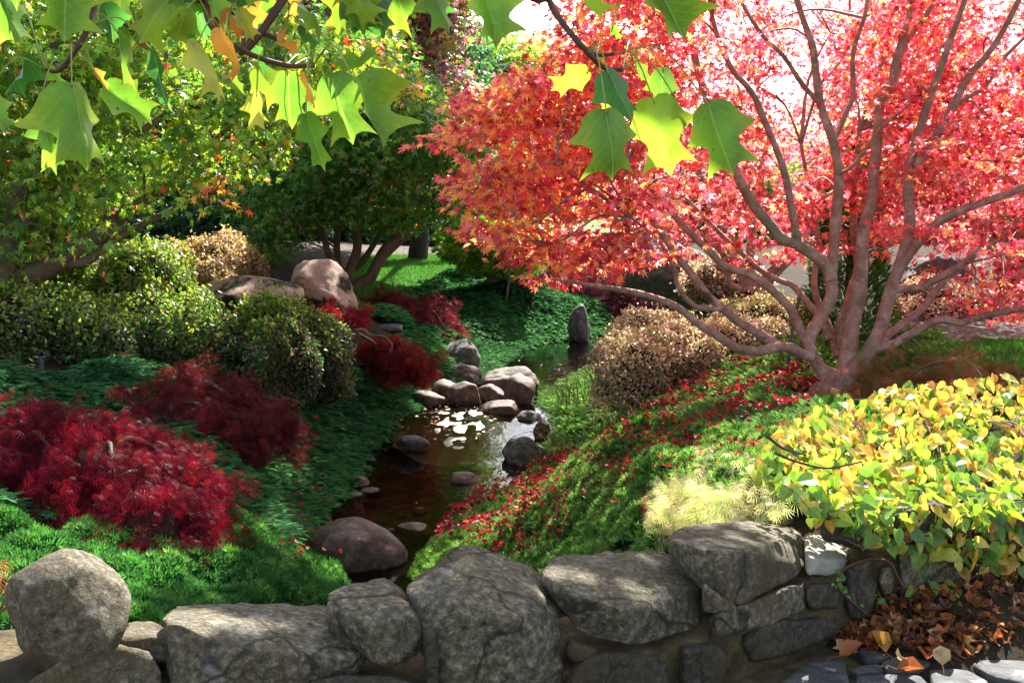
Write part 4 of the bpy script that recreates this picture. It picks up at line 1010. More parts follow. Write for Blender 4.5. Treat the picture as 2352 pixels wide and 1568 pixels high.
# small green tree by the far end of the lawn
make_tree('small_green_tree', 'small bright green shrubby tree with twisted stems at the edge of the juniper slope', [
    ([(1130, 648), (1120, 632), (1095, 612), (1085, 590), (1070, 560)], 17.3, 17.2, .05, .02), ([(1132, 648), (1135, 620), (1130, 590), (1120, 560)], 17.3, 17.4, .05, .02), ([(1136, 648), (1160, 630), (1190, 610), (1210, 590)], 17.3, 17.4, .04, .015)], 'brown',
    [(1032, 590), (1020, 560), (1040, 530), (1010, 515), (1090, 505), (1140, 520), (1190, 530), (1240, 560), (1230, 610), (1190, 632), (1150, 620), (1100, 632), (1060, 620)], 150, 16.7, 17.9, TPL_TUFT, 70, .22, .35, (.07, .11),
    [(.18, .38, .04), (.26, .46, .06), (.09, .22, .03)], [4, 3, 2], M_green, 31, tiltn=.8, droop=-.4)

# ------------------------------------------------------------------ clipped shrubs
def mound(name, label, cat, ells, n, size, cols, wts, mat, seed, group=None, tpl=TPL_QUAD, sq=2.25, shell=.07, colfn=None, droop=-.1, lump=.14, topcols=None):
    """ells: (x0, x1, ytop, ybottom, distance, depth) in pixels and metres; a lumpy union of rounded blocks covered in small leaves"""
    r = np.random.default_rng(seed); E = []
    for (x0, x1, y0, y1, d, dep) in ells:
        top = P((x0 + x1) / 2, y0, d + dep * .25); s = d / F
        w = (x1 - x0) * s / 2; gz = P((x0 + x1) / 2, y1, d - dep * .4)[2]
        hz = (top[2] - gz) * .62; cz = top[2] - hz
        E.append((np.array([top[0], d, cz]), np.array([w, dep, hz])))
    def fld(p, shrink=0.0):
        m = np.full(len(p), 9.0)
        for c, h in E:
            q = np.abs((p - c) / (h - shrink)); m = np.minimum(m, (q ** sq).sum(-1) ** (1 / sq))
        return m
    mb = MB(); P_, A_ = [], []
    areas = np.array([h[0] * h[2] + h[0] * h[1] for c, h in E]); cnt = (n * areas / areas.sum()).astype(int)
    for (c, h), m in zip(E, cnt):
        D = rand_dirs(int(m * 1.5), r); D[:, 1] -= .25 * (r.random(len(D)) < .4); D = norm(D)
        rad = (np.abs(D) ** sq).sum(-1) ** (-1 / sq)
        nn = norm(np.sign(D) * np.abs(D * rad[:, None]) ** (sq - 1) / h)
        p = c + D * rad[:, None] * h
        p = p + nn * (lump * fbm(p * 3.3, 3, seed))[:, None] - nn * (shell * r.random(len(p)) ** 1.5)[:, None] + nn * .015
        st_ = (r.random(len(p)) < .05)[:, None]; p = p + st_ * (nn * r.random((len(p), 1)) * .09 + [0, 0, .02])
        k = (p[:, 2] > c[2] - h[2] * .98)
        f = np.full(len(p), 9.0)
        for c2, h2 in E:
            if c2 is c: continue
            q = np.abs((p - c2) / (h2 * .97)); f = np.minimum(f, (q ** sq).sum(-1))
        k &= f > 1
        P_.append(p[k]); A_.append(nn[k])
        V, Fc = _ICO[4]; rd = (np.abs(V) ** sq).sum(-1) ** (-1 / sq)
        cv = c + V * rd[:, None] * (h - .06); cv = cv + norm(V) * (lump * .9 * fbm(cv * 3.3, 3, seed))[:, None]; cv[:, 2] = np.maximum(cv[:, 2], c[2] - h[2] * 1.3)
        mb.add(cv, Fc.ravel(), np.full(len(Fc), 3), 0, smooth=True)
    p = np.concatenate(P_); nn = np.concatenate(A_); m = len(p)
    ax = rand_dirs(m, r) * .9 + nn * .35 + np.array([0, 0, -droop]); nr = nn * .9 + rand_dirs(m, r) * .75 + np.array([0, 0, .3])
    c = pick(cols, wts, m, .18, r)
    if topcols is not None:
        t = np.clip(nn[:, 2] * 1.3 - .2 + .3 * vnoise(p * 4, seed), 0, 1); o = r.random(m) < t * .8  # sunlit tops put into the colour of upward-facing leaves
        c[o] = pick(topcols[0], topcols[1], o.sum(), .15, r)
    c = c * (1 + .25 * fbm(p * 2.5, 2, seed + 3))[:, None]
    leaves(mb, tpl, p, ax, nr, r.uniform(size[0], size[1], m), np.clip(c, .003, .9), 1)
    return tag(mb.build(name, [M_core, mat]), label, cat, group)
HC = [(.035, .085, .018), (.05, .12, .02), (.09, .055, .035), (.11, .075, .055), (.025, .06, .018)]; HW = [5, 4, 2, 1, 3]
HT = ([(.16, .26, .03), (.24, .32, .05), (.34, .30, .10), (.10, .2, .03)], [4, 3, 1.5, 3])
GH = 'clipped shrubs on the left bank'
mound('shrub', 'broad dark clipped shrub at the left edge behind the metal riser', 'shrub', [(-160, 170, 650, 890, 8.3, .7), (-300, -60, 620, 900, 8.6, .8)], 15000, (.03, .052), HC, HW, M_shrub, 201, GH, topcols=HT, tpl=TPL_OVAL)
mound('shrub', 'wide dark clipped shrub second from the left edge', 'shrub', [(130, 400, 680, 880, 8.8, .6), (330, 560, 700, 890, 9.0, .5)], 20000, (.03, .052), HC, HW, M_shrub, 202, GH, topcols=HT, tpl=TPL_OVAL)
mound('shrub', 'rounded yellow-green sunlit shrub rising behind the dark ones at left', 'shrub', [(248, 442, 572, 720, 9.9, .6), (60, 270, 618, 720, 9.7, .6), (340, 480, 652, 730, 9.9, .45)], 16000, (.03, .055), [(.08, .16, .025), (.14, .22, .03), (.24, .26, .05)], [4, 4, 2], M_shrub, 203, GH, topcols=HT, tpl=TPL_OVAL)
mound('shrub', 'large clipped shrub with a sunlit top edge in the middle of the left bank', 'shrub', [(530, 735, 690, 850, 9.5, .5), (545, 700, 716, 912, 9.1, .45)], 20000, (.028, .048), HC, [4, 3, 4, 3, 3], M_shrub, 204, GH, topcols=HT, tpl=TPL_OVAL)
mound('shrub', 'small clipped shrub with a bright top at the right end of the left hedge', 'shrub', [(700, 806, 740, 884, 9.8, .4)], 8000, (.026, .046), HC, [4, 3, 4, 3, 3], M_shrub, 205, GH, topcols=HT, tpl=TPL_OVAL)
BZ = [(.20, .10, .06), (.28, .15, .09), (.12, .07, .035), (.13, .15, .03), (.34, .22, .15)]
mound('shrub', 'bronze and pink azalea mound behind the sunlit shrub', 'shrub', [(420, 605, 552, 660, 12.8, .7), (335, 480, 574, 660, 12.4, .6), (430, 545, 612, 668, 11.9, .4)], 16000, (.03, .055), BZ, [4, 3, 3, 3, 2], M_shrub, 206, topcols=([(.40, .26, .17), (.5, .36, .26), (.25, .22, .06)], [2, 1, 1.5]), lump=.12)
PK = [(.30, .20, .16), (.42, .30, .25), (.16, .11, .07), (.17, .21, .06), (.54, .43, .37)]
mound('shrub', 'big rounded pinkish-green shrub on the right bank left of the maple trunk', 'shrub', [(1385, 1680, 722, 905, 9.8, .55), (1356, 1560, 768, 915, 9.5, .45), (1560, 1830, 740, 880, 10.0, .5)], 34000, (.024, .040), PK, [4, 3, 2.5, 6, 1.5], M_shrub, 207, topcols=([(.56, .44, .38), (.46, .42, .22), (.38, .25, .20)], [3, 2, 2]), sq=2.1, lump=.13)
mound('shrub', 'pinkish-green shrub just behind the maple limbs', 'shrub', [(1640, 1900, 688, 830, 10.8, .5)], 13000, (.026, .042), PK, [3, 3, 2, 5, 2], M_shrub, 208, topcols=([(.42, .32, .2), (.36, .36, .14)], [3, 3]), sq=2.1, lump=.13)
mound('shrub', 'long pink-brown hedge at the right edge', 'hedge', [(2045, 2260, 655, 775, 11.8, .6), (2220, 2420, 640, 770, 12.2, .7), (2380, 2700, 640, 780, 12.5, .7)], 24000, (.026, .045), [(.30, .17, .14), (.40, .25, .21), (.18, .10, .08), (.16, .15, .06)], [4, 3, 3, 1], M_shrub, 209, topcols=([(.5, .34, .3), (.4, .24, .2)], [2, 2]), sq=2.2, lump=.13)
mound('shrub', 'bronze shrub seen between the thin stems of the second maple', 'shrub', [(1560, 1700, 590, 680, 13.6, .6), (1640, 1760, 610, 690, 13.9, .6)], 9000, (.03, .055), PK, [4, 3, 2, 2, 2], M_shrub, 210, lump=.12)
for (lab, e, sd) in (('dark shrub in the shade behind the azalea mound', [(250, 420, 500, 600, 16, .9), (380, 640, 500, 590, 19, 1.2)], 211), ('dark leafy bush behind the mulch bed left of the lawn', [(640, 760, 470, 556, 24, 1.2), (740, 900, 460, 552, 26, 1.4)], 212),
                     ('dark rounded bush behind the lawn at its right end', [(880, 1000, 490, 560, 27, 1.2), (960, 1030, 505, 552, 27, .8)], 213), ('pale sunlit bush behind the far left maple limb', [(20, 140, 455, 540, 13, .8), (90, 160, 480, 560, 12.6, .6)], 214)):
    lit = sd == 214  # sunlight on this bush is put into paler leaf colours
    mound('bush', lab, 'bush', e, 9000, (.06, .11), [(.16, .28, .08), (.3, .4, .16)] if lit else DK[:3], [1, 1] if lit else [1, 1, 1], M_shrub, sd, lump=.2, tpl=TPL_OVAL)

# ------------------------------------------------------------------ weeping laceleaf maples
def lace_maple(label, ells, n, size, cols, wts, seed, group='weeping laceleaf maples', gaps=.0, stems=None, core=True, colfn=None, gh=.12, tpl=TPL_LACE, mat=None):
    """ells: (x0, x1, ytop, ybottom, distance, depth); leaves hang in tiers over a low dome"""
    r = np.random.default_rng(seed); E = []
    for (x0, x1, y0, y1, d, dep) in ells:
        top = P((x0 + x1) / 2, y0, d + dep * .15); s = d / F; w = (x1 - x0) * s / 2; bz = P((x0 + x1) / 2, y1, d - dep * .5)[2]
        hz = top[2] - bz; E.append((np.array([top[0], d, bz]), np.array([w, dep, hz])))
    b0 = E[0][0] + np.array([0, .1, -.05]); e = empty('laceleaf_maple', b0, label, 'tree', group)
    mb = MB(); sm = MB(); Pp, Ax = [], []
    ar = np.array([h[0] * h[1] + h[0] * h[2] for _, h in E]); cnt = (n * ar / ar.sum()).astype(int)
    for (c, h), m in zip(E, cnt):
        nc = max(12, m // 28)
        D = rand_dirs(nc, r); D[:, 2] = np.abs(D[:, 2]); D = norm(D * [1, 1, .9]); rs = 1 - .38 * r.random((nc, 1)) ** 1.8
        C = c + D * rs * h; C += .06 * r.normal(size=C.shape)
        outd = norm(D * [1, 1, .3] / h * h.mean())
        L = 28; t = r.random((nc, L)) ; 
        ln = .22 * np.clip(h.mean(), .3, 1.2)
        pos = C[:, None] + outd[:, None] * (t * ln)[..., None] + np.array([0, 0, -1.0]) * (t ** 1.8 * ln * .95)[..., None] + r.normal(size=(nc, L, 3)) * .035 * [1, 1, .8]
        tx = outd[:, None] * .7 + np.array([0, 0, -1.0]) * (.5 + t * 1.2)[..., None] + r.normal(size=(nc, L, 3)) * .35
        pos = pos.reshape(-1, 3); tx = tx.reshape(-1, 3)
        if gaps: k = fbm(pos * 5, 2, seed) > -1 + gaps; pos = pos[k]; tx = tx[k]
        Pp.append(pos); Ax.append(tx)
        V, Fc = _ICO[4]
        if core:
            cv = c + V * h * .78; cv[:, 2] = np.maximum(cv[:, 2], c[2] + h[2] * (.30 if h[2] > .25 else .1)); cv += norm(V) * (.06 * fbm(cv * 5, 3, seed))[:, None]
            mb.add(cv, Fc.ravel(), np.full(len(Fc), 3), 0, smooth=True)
        for _ in range(3):
            a = r.uniform(0, 2 * np.pi); q = c + np.array([math.cos(a) * h[0] * .6, math.sin(a) * h[1] * .6, h[2] * .70]); m1 = c + np.array([math.cos(a) * h[0] * .25, math.sin(a) * h[1] * .2, h[2] * .82])
            pts, rad = catmull(np.array([c + [0, 0, .0], c + [0, 0, h[2] * .45], m1, q, q + [math.cos(a) * h[0] * .3, math.sin(a) * h[1] * .3, -h[2] * .3]]), np.array([.03, .022, .014, .008, .003]), 4); tube(sm, pts, rad, 6, bump=.1)
    for c_, h_ in E[1:]: tube(sm, *catmull(np.array([b0, (b0 + c_) / 2 + [0, 0, h_[2] * .3], c_ + [0, 0, .01]]), np.array([.02, .016, .012]), 4), 6)
    if stems:
        for st, y0, y1, r0 in stems: p_, q_ = limb_pts(st, y0, y1, r0, r0 * .4); p_ = np.vstack([[b0], [(b0 + p_[0]) / 2 + [0, 0, .05]], p_]); q_ = np.concatenate([[q_[0]] * 2, q_]); tube(sm, p_, q_, 8, bump=.12)
    sm.build('trunk', M_bark_brown, e)
    p = np.concatenate(Pp); ax = np.concatenate(Ax); m = len(p)
    gz = H(p[:, 0], p[:, 1]); k = p[:, 2] > gz + .01; p = p[k]; ax = ax[k]; m = len(p)
    c = pick(cols, wts, m, .2, r) * (1 + .38 * fbm(p * 4, 2, seed + 2))[:, None].clip(.35, 1.8)
    if colfn: c = colfn(p, c, r)
    nr = rand_dirs(m, r) * .8 + np.array([0, -.4, .8])
    leaves(mb, tpl, p, ax, nr, r.uniform(size[0], size[1], m), np.clip(c, .003, .9), 1)
    mb.build('crown', [M_core, mat or M_lace], e); return e
LR = [(.10, .004, .014), (.065, .003, .011), (.18, .008, .013), (.04, .003, .008)]
LD = [(.09, .009, .016), (.06, .008, .013), (.15, .020, .016), (.04, .008, .010), (.07, .03, .015)]
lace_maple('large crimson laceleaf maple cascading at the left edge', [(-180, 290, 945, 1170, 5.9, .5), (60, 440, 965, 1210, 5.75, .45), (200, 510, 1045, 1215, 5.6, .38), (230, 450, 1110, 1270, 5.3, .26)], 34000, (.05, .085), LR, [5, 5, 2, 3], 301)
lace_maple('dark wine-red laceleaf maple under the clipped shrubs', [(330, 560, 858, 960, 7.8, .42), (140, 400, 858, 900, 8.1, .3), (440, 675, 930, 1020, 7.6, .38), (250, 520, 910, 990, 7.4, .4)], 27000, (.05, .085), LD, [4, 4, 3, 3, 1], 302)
lace_maple('red laceleaf maple with a bare twisted grey branch above the stream', [(848, 935, 792, 822, 11.3, .18), (890, 980, 826, 850, 11.05, .18)], 11000, (.055, .09), [(.15, .009, .013), (.10, .008, .014), (.24, .035, .014), (.07, .010, .012)], [4, 4, 2, 2], 303,
           stems=[([(812, 760), (835, 758), (850, 770), (880, 772), (900, 790), (896, 808)], 10.8, 10.7, .018)])
lace_maple('small crimson laceleaf maple between the domed boulder and the clipped shrub', [(745, 825, 716, 738, 11.2, .12)], 1500, (.06, .10), [(.20, .008, .014), (.14, .008, .014)], [1, 1], 304)
lace_maple('dark maroon laceleaf mound beside the lawn', [(890, 1050, 690, 782, 14.6, .6), (828, 960, 682, 740, 15.0, .6)], 15000, (.065, .11), [(.10, .012, .02), (.07, .010, .016), (.16, .02, .025)], [4, 3, 2], 305)
lace_maple('blackish purple laceleaf mound behind the far pool', [(1190, 1400, 590, 712, 19.0, 1.0), (1320, 1600, 600, 722, 18.5, 1.0), (1290, 1450, 560, 650, 20.5, 1.0)], 22000, (.08, .13), [(.045, .012, .022), (.03, .008, .014), (.09, .02, .03)], [4, 4, 1], 306)
lace_maple('bright yellow and orange laceleaf maple just behind the wall', [(1640, 1900, 1055, 1210, 5.1, .4), (1560, 1780, 1130, 1240, 4.75, .3)], 12000, (.045, .08), [(.32, .38, .18), (.44, .38, .25), (.24, .34, .13), (.50, .16, .09), (.44, .42, .34)], [5, 2.5, 4, .3, 4], 307, mat=M_green, core=False)
lace_maple('thin bronze-green laceleaf maple around the foot of the big maple', [(1930, 2110, 890, 935, 6.8, .35), (2080, 2330, 815, 900, 6.6, .4), (2000, 2190, 845, 905, 7.2, .35)], 3800, (.055, .09), [(.20, .09, .04), (.12, .12, .03), (.28, .10, .05), (.08, .09, .03)], [3, 3, 2, 3], 308, core=False, gaps=.55)

# ------------------------------------------------------------------ juniper ground cover
def grad(x, y, e=.12): return (H(x + e, y) - H(x - e, y)) / (2 * e), (H(x, y + e) - H(x, y - e)) / (2 * e)
def juniper(px, n, size, cols, wts, seed, thick=.10, tpl=TPL_SPRAY, label=None, flow=1.0, up=.55, bump=3.0, pos_poly=None, mode='branch'):
    r = np.random.default_rng(seed); poly = gpoly(px) if pos_poly is None else pos_poly
    q = sample_poly(poly, n, r)
    ins = in_poly(q[:, 0], q[:, 1], STREAM); d = seg_dist(q[:, 0], q[:, 1], STREAM); k = ~ins | (d < .10); q = q[k]; ins = ins[k]; d = d[k]
    wall_y = np.interp(q[:, 0], xw, yw) + .45; k = (q[:, 1] > wall_y) & (np.hypot((q[:, 0] - 2.36) / .40, (q[:, 1] - 7.5) / .75) > 1); q = q[k]; ins = ins[k]; d = d[k]; n = len(q)
    gx, gy = grad(q[:, 0], q[:, 1]); g = np.stack([-gx, -gy], 1); g = g / (np.linalg.norm(g, axis=1, keepdims=True) + .15)
    b = np.clip(.5 + .5 * fbm(np.c_[q * bump, q[:, 0] * 0], 3, seed), 0, 1.3); sc_ = np.clip(d / .8, .10, 1)
    z = np.maximum(H(q[:, 0], q[:, 1]), WL(q[:, 1])) + thick * b * sc_
    gdir = g + r.normal(size=g.shape) * .35
    per = 12; nb = n // per; q, z, b, gdir = q[:nb], z[:nb], b[:nb], gdir[:nb]
    ms_ = (size[0] + size[1]) / 2; cb = pick(cols, wts, nb, .16, r) * (1 + .2 * fbm(np.c_[q * 1.1, q[:, 0] * 0], 2, seed + 1))[:, None]
    if mode == 'clump':        # rounded tufts of upright tips
        D = r.normal(size=(nb, per, 3)); D[..., 2] = np.abs(D[..., 2]) + .15; D = norm(D); rad = ms_ * r.uniform(.5, 1.25, (nb, 1, 1))
        p = np.c_[q, z][:, None] + D * rad * [1, 1, .9]; p[..., 2] += r.uniform(0, .35, (nb, 1)) * ms_
        ax = D + r.normal(size=D.shape) * .3 + [0, 0, .35]; nr = r.normal(size=D.shape) * .5 + [0, -.5, .6]
    else:                      # arching feathery branches
        t = np.linspace(0, 1, per)[None, :, None]; ln = ms_ * r.uniform(2.2, 4.2, (nb, 1, 1)); g3 = np.c_[gdir, np.zeros(nb)]; g3 = g3 / (np.linalg.norm(g3, axis=1, keepdims=True) + .05)
        side = np.where(np.arange(per) % 2 == 0, 1, -1)[None, :, None] * np.stack([-g3[:, 1], g3[:, 0], 0 * g3[:, 0]], 1)[:, None]
        p = np.c_[q, z][:, None] + g3[:, None] * (t - .35) * ln + np.array([0, 0, 1.0]) * (.26 * ln * (t - t ** 2 * .8)) + r.normal(size=(nb, per, 3)) * .12 * ms_
        ax = g3[:, None] * flow + side * .55 * (1 - t * .6) + np.array([0, 0, 1.0]) * (up - .7 * t) + r.normal(size=(nb, per, 3)) * .18; nr = r.normal(size=(nb, per, 3)) * .3 + [0, -.2, 1]
    p = p.reshape(-1, 3); ax = ax.reshape(-1, 3); nr = nr.reshape(-1, 3); c = np.repeat(cb, per, axis=0) * (1 + .12 * r.normal(size=(len(p), 1)))
    mb = MB(); leaves(mb, tpl, p, ax, nr, r.uniform(size[0], size[1], len(p)), np.clip(c, .003, .9), 0)
    # woody mat beneath, lumpy like the tips
    lo, hi = poly.min(0), poly.max(0); st = max(.04, (hi - lo).max() / 170)
    X, Y = np.meshgrid(np.arange(lo[0], hi[0] + st, st), np.arange(lo[1], hi[1] + st, st)); f = np.c_[X.ravel(), Y.ravel()]
    bb = np.clip(.5 + .5 * fbm(np.c_[f * bump, f[:, 0] * 0], 3, seed), 0, 1.3); dd = seg_dist(f[:, 0], f[:, 1], STREAM); hz = H(f[:, 0], f[:, 1]) + .55 * thick * bb * np.clip(dd / .8, .05, 1) + .006
    idx = np.arange(X.size).reshape(X.shape); qd = np.stack([idx[:-1, :-1], idx[:-1, 1:], idx[1:, 1:], idx[1:, :-1]], -1).reshape(-1, 4)
    V = np.c_[f, hz]; ce = V[qd].mean(1); k = in_poly(ce[:, 0], ce[:, 1], poly) & ~in_poly(ce[:, 0], ce[:, 1], STREAM) & (ce[:, 1] > np.interp(ce[:, 0], xw, yw) + .45)
    qd = qd[k]; u, inv = np.unique(qd.ravel(), return_inverse=True); mb.add(V[u], inv, np.full(len(qd), 4), 1, smooth=True)
    return tag(mb.build('juniper_ground_cover', [M_jun, M_core], origin=(0, 0, 0)), label, None, kind='stuff')
JG = [(.035, .135, .050), (.055, .18, .055), (.022, .09, .04), (.09, .23, .06)]
JY = [(.10, .22, .05), (.15, .28, .07), (.06, .15, .035), (.22, .33, .11)]
juniper([(-500, 870), (60, 878), (500, 890), (700, 870), (850, 850), (960, 900), (945, 955), (890, 1015), (840, 1062), (790, 1130), (735, 1170), (700, 1215), (600, 1250), (-700, 1200)], 84000, (.05, .095), JG, [5, 4, 3, 1], 401, .17)
juniper([(-700, 1195), (600, 1240), (705, 1205), (760, 1300), (840, 1440), (700, 1560), (-900, 1560)], 70000, (.035, .06), [(.045, .145, .035), (.065, .185, .045), (.026, .095, .03), (.11, .25, .06)], [4, 5, 3, 2], 402, .16, bump=5.0, mode='clump', tpl=TPL_TUFT, flow=.3, up=.9)
juniper([(835, 850), (845, 800), (1000, 785), (1095, 800), (1112, 865), (1040, 905), (960, 905)], 15000, (.06, .10), JG, [4, 5, 2, 3], 403, .09)
juniper([(850, 730), (900, 690), (1040, 648), (1190, 648), (1330, 700), (1450, 722), (1700, 725), (1700, 765), (1480, 770), (1400, 778), (1300, 792), (1180, 820), (1105, 865), (1060, 800)], 84000, (.075, .13), JG, [5, 4, 4, 1], 404, .16, bump=1.6)
juniper([(1226, 935), (1245, 890), (1285, 860), (1335, 833), (1430, 798), (1600, 785), (1640, 830), (2150, 780), (2220, 850), (2100, 900), (1990, 960), (1850, 1010), (1750, 1050), (1500, 1010), (1290, 1050), (1240, 1030), (1258, 980)], 60000, (.045, .08), JY, [4, 3, 3, 1.5], 405, .12, flow=.7, up=.8, tpl=TPL_SPRAY)
juniper([(1290, 1048), (1500, 1008), (1750, 1048), (1990, 955), (2200, 1000), (2200, 1250), (1500, 1330), (1100, 1380), (930, 1340), (970, 1262), (1020, 1190), (1095, 1132), (1180, 1082), (1240, 1032)], 96000, (.030, .052), [(.11, .23, .045), (.16, .29, .065), (.065, .15, .035), (.23, .35, .11)], [4, 4, 3, 1.5], 406, .15, bump=5.0, mode='clump', flow=.3, up=.95, tpl=TPL_TUFT)

# pale patch added barely under water to stand for the pool's bright glare
M_glare = noisemat('pool_glare', [(.32, (.08, .05, .03)), (.46, (.22, .17, .13)), (.7, (.42, .38, .33))], 14, 10, .35, .6, 30, second=[(9, .60, .68, (.22, .09, .04))], spec=.6)
_glare = Gz([935, 960, 1060, 1150, 1185, 1170, 1120, 1040, 985, 930], [985, 955, 948, 952, 965, 1000, 1030, 1045, 1038, 1015], .06)[:, :2]
patch('pool_glare_patch', _glare, 0, M_glare, 'structure', .018, lambda x, y: WL(y) - .002 - .05 * np.clip(1 - seg_dist(x, y, _glare) / .3, 0, 1) ** 2 + .007 * fbm(np.stack([x * 1.0, y * .8, 0 * x], -1) * 15, 4, 8))
# grass blades on the lawns
def grass(polys, n, size, cols, seed, name='grass'):
    r = np.random.default_rng(seed); mb = MB(); bl = T([(-.09, 0, 0), (.09, 0, 0), (.02, 1, .2)], [(0, 1, 2)])
    for poly, m in zip(polys, n):
        q = sample_poly(poly, m, r); p = np.c_[q, H(q[:, 0], q[:, 1]) + .005]
        c = pick(cols, [3, 3, 1], m, .2, r)
        leaves(mb, bl, p, np.array([0, 0, 1.0]) + r.normal(size=(m, 3)) * .4, rand_dirs(m, r), r.uniform(size[0], size[1], m), c, 0)
    return tag(mb.build(name, M_jun, origin=(0, 0, 0)), kind='stuff')
grass([LAWN, LAWN_R], [90000, 30000], (.03, .07), [(.035, .14, .02), (.06, .20, .03), (.16, .26, .07)], 410)

# ------------------------------------------------------------------ fallen leaves
def litter(name, pts, size, cols, wts, seed, tpl, mat=M_dry, lift=.015, upn=.8, kind='stuff', label=None):
    r = np.random.default_rng(seed); n = len(pts); mb = MB()
    c = pick(cols, wts, n, .2, r)
    leaves(mb, tpl, pts + [0, 0, lift], r.normal(size=(n, 3)) * [1, 1, .35], rand_dirs(n, r) * upn + [0, 0, 1], r.uniform(size[0], size[1], n), c, 0)
    return tag(mb.build(name, mat, origin=(0, 0, 0)), label, None, kind=kind)
r = np.random.default_rng(55)
CUP = T([(0, 0, 0), (.30, .15, .22), (.42, .55, .25), (.12, .62, .05), (0, 1, .18), (-.15, .6, .02), (-.44, .5, .28), (-.28, .12, .2), (0, .35, -.05)], [(0, 1, 8), (1, 2, 8), (2, 3, 8), (3, 4, 8), (4, 5, 8), (5, 6, 8), (6, 7, 8), (7, 0, 8)])
q = sample_poly(gpoly([(1270, 1060), (1480, 975), (1700, 860), (1880, 880), (1850, 1020), (1720, 1120), (1560, 1230), (1300, 1300), (990, 1290), (1060, 1160)]), 5200, r)
den = fbm(np.c_[q * 2.2, q[:, 0] * 0], 3, 9); q = q[den + r.normal(size=len(q)) * .35 > -.12][:3600]
zb = .15 * np.clip(.5 + .5 * fbm(np.c_[q * 5.0, q[:, 0] * 0], 3, 406), 0, 1.3)
litter('fallen_red_leaf_litter', np.c_[q, H(q[:, 0], q[:, 1]) + zb + .045 + .025 * r.random(len(q))], (.030, .052), [(.26, .010, .02), (.34, .02, .022), (.19, .008, .02), (.42, .07, .03)], [4, 4, 3, 1], 56, CUP, M_fallen)
q = sample_poly(gpoly([(200, 1240), (560, 1230), (700, 1040), (760, 1180), (820, 1330), (400, 1380)]), 130, r)
litter('fallen_red_leaf_litter', np.c_[q, H(q[:, 0], q[:, 1]) + .16], (.03, .05), [(.30, .02, .03), (.25, .03, .02)], [1, 1], 57, CUP, M_fallen)
q = sample_poly(STREAM, 5200, r); d = seg_dist(q[:, 0], q[:, 1], STREAM); yy = q[:, 1]
k = (r.random(len(q)) < np.where((yy > 10.3) & (yy < 11.9) & (q[:, 0] < -.15), .6, .02) * np.clip(1.4 - d / .8, .2, 1)); q = q[k]
litter('floating_leaf_litter', np.c_[q, WL(q[:, 1]) + np.where(r.random(len(q)) < .5, -.008, -.012)], (.012, .055), [(.26, .11, .05), (.42, .26, .16), (.18, .07, .04), (.6, .50, .38)], [3, 2, 3, 3], 58, TPL_MED, upn=.06)
# brown drift at the foot of the wall, under the vine
q0 = Gz(*np.array([(r.uniform(1900, 2600), 0) for _ in range(1)]).T, PATHZ) if False else None
px = r.uniform(1930, 2600, 3800); wgt = np.clip((px - 1930) / 160, 0, 1); yo = -.40 * r.random(3800) ** 1.3 * (.35 + .65 * wgt) + .03
wx = P(px, 1400, wy(px))[:, 0]; pts = np.c_[wx, wy(px) + yo, PATHZ + .01 + np.clip(.16 + yo * .33, 0, .2) * r.random(3800) * wgt]
DRY = T([(0, 0, 0), (.34, .22, .18), (.36, .62, .30), (0, 1.05, .1), (-.36, .62, .26), (-.34, .22, .2), (0, .5, -.06)], [(0, 1, 6), (1, 2, 6), (2, 3, 6), (3, 4, 6), (4, 5, 6), (5, 0, 6)])
litter('dry_leaf_litter', pts, (.028, .066), [(.18, .062, .022), (.28, .10, .032), (.08, .032, .016), (.40, .22, .10)], [4, 3, 4, 1.2], 59, CUP, lift=.01, upn=1.2)
# single leaves on the paving
_single = [(1355, 1310, 'brown curled', 0), (1480, 1375, 'golden-brown', 1), (1595, 1440, 'pale twisted', 2), (1545, 1478, 'rusty curled', 0), (1835, 1455, 'pale lobed', 2), (1830, 1325, 'cream', 2), (1705, 1290, 'pale yellow', 1), (1400, 1265, 'rusty', 0), (2130, 1320, 'straw-coloured', 2),
           (1720, 1385, 'small rusty', 0), (1190, 1398, 'dark rusty', 0), (1500, 1225, 'brown pointed', 0), (1440, 1200, 'orange-brown', 0)]
_cc = [(.28, .09, .035), (.42, .22, .04), (.50, .38, .20)]
_wh = ['lying nearest the wall foot on the paving', 'on a dark flagstone in front of the leaf drift', 'near the bottom edge on a small flagstone', 'beside the pale twisted one on the flagstone', 'on the flagstone at the lower right', 'on the sunlit flagstone in front of the drift', 'standing on the large flagstone by the drift',
       'at the left end of the leaf drift', 'on the flagstones at the right edge', 'on the front edge of the large flagstone', 'alone on the paving close to the wall', 'leaning on the wall foot', 'against the wall at the start of the drift']
for k_, (a, b_, w_, ci) in enumerate(_single):
    p = Gz(1493 + a * .3662, 994 + b_ * .3662, PATHZ + .04); r2 = np.random.default_rng(500 + k_)
    mb = MB(); TVd, TFd = DRY
    ax = np.array([[math.cos(k_ * 1.9), math.sin(k_ * 1.9), .15 + .3 * (k_ % 3)]]); leaves(mb, (TVd * [1, 1, 1 + .5 * (k_ % 2)], TFd), p[None], ax, np.array([[.2 * math.sin(k_), -.3, 1]]), [.085 if ci < 2 else .075], np.array([_cc[ci]]), 0)
    tube(mb, np.array([p, p - ax[0] * .03 + [0, 0, .01], p - ax[0] * .06]), np.array([.0015, .0012, .001]), 4, 0, _cc[ci], cap=False)
    tag(mb.build('fallen_leaf', M_dry), f'{w_} fallen leaf {_wh[k_]}', 'leaf', 'single fallen leaves on the paving')

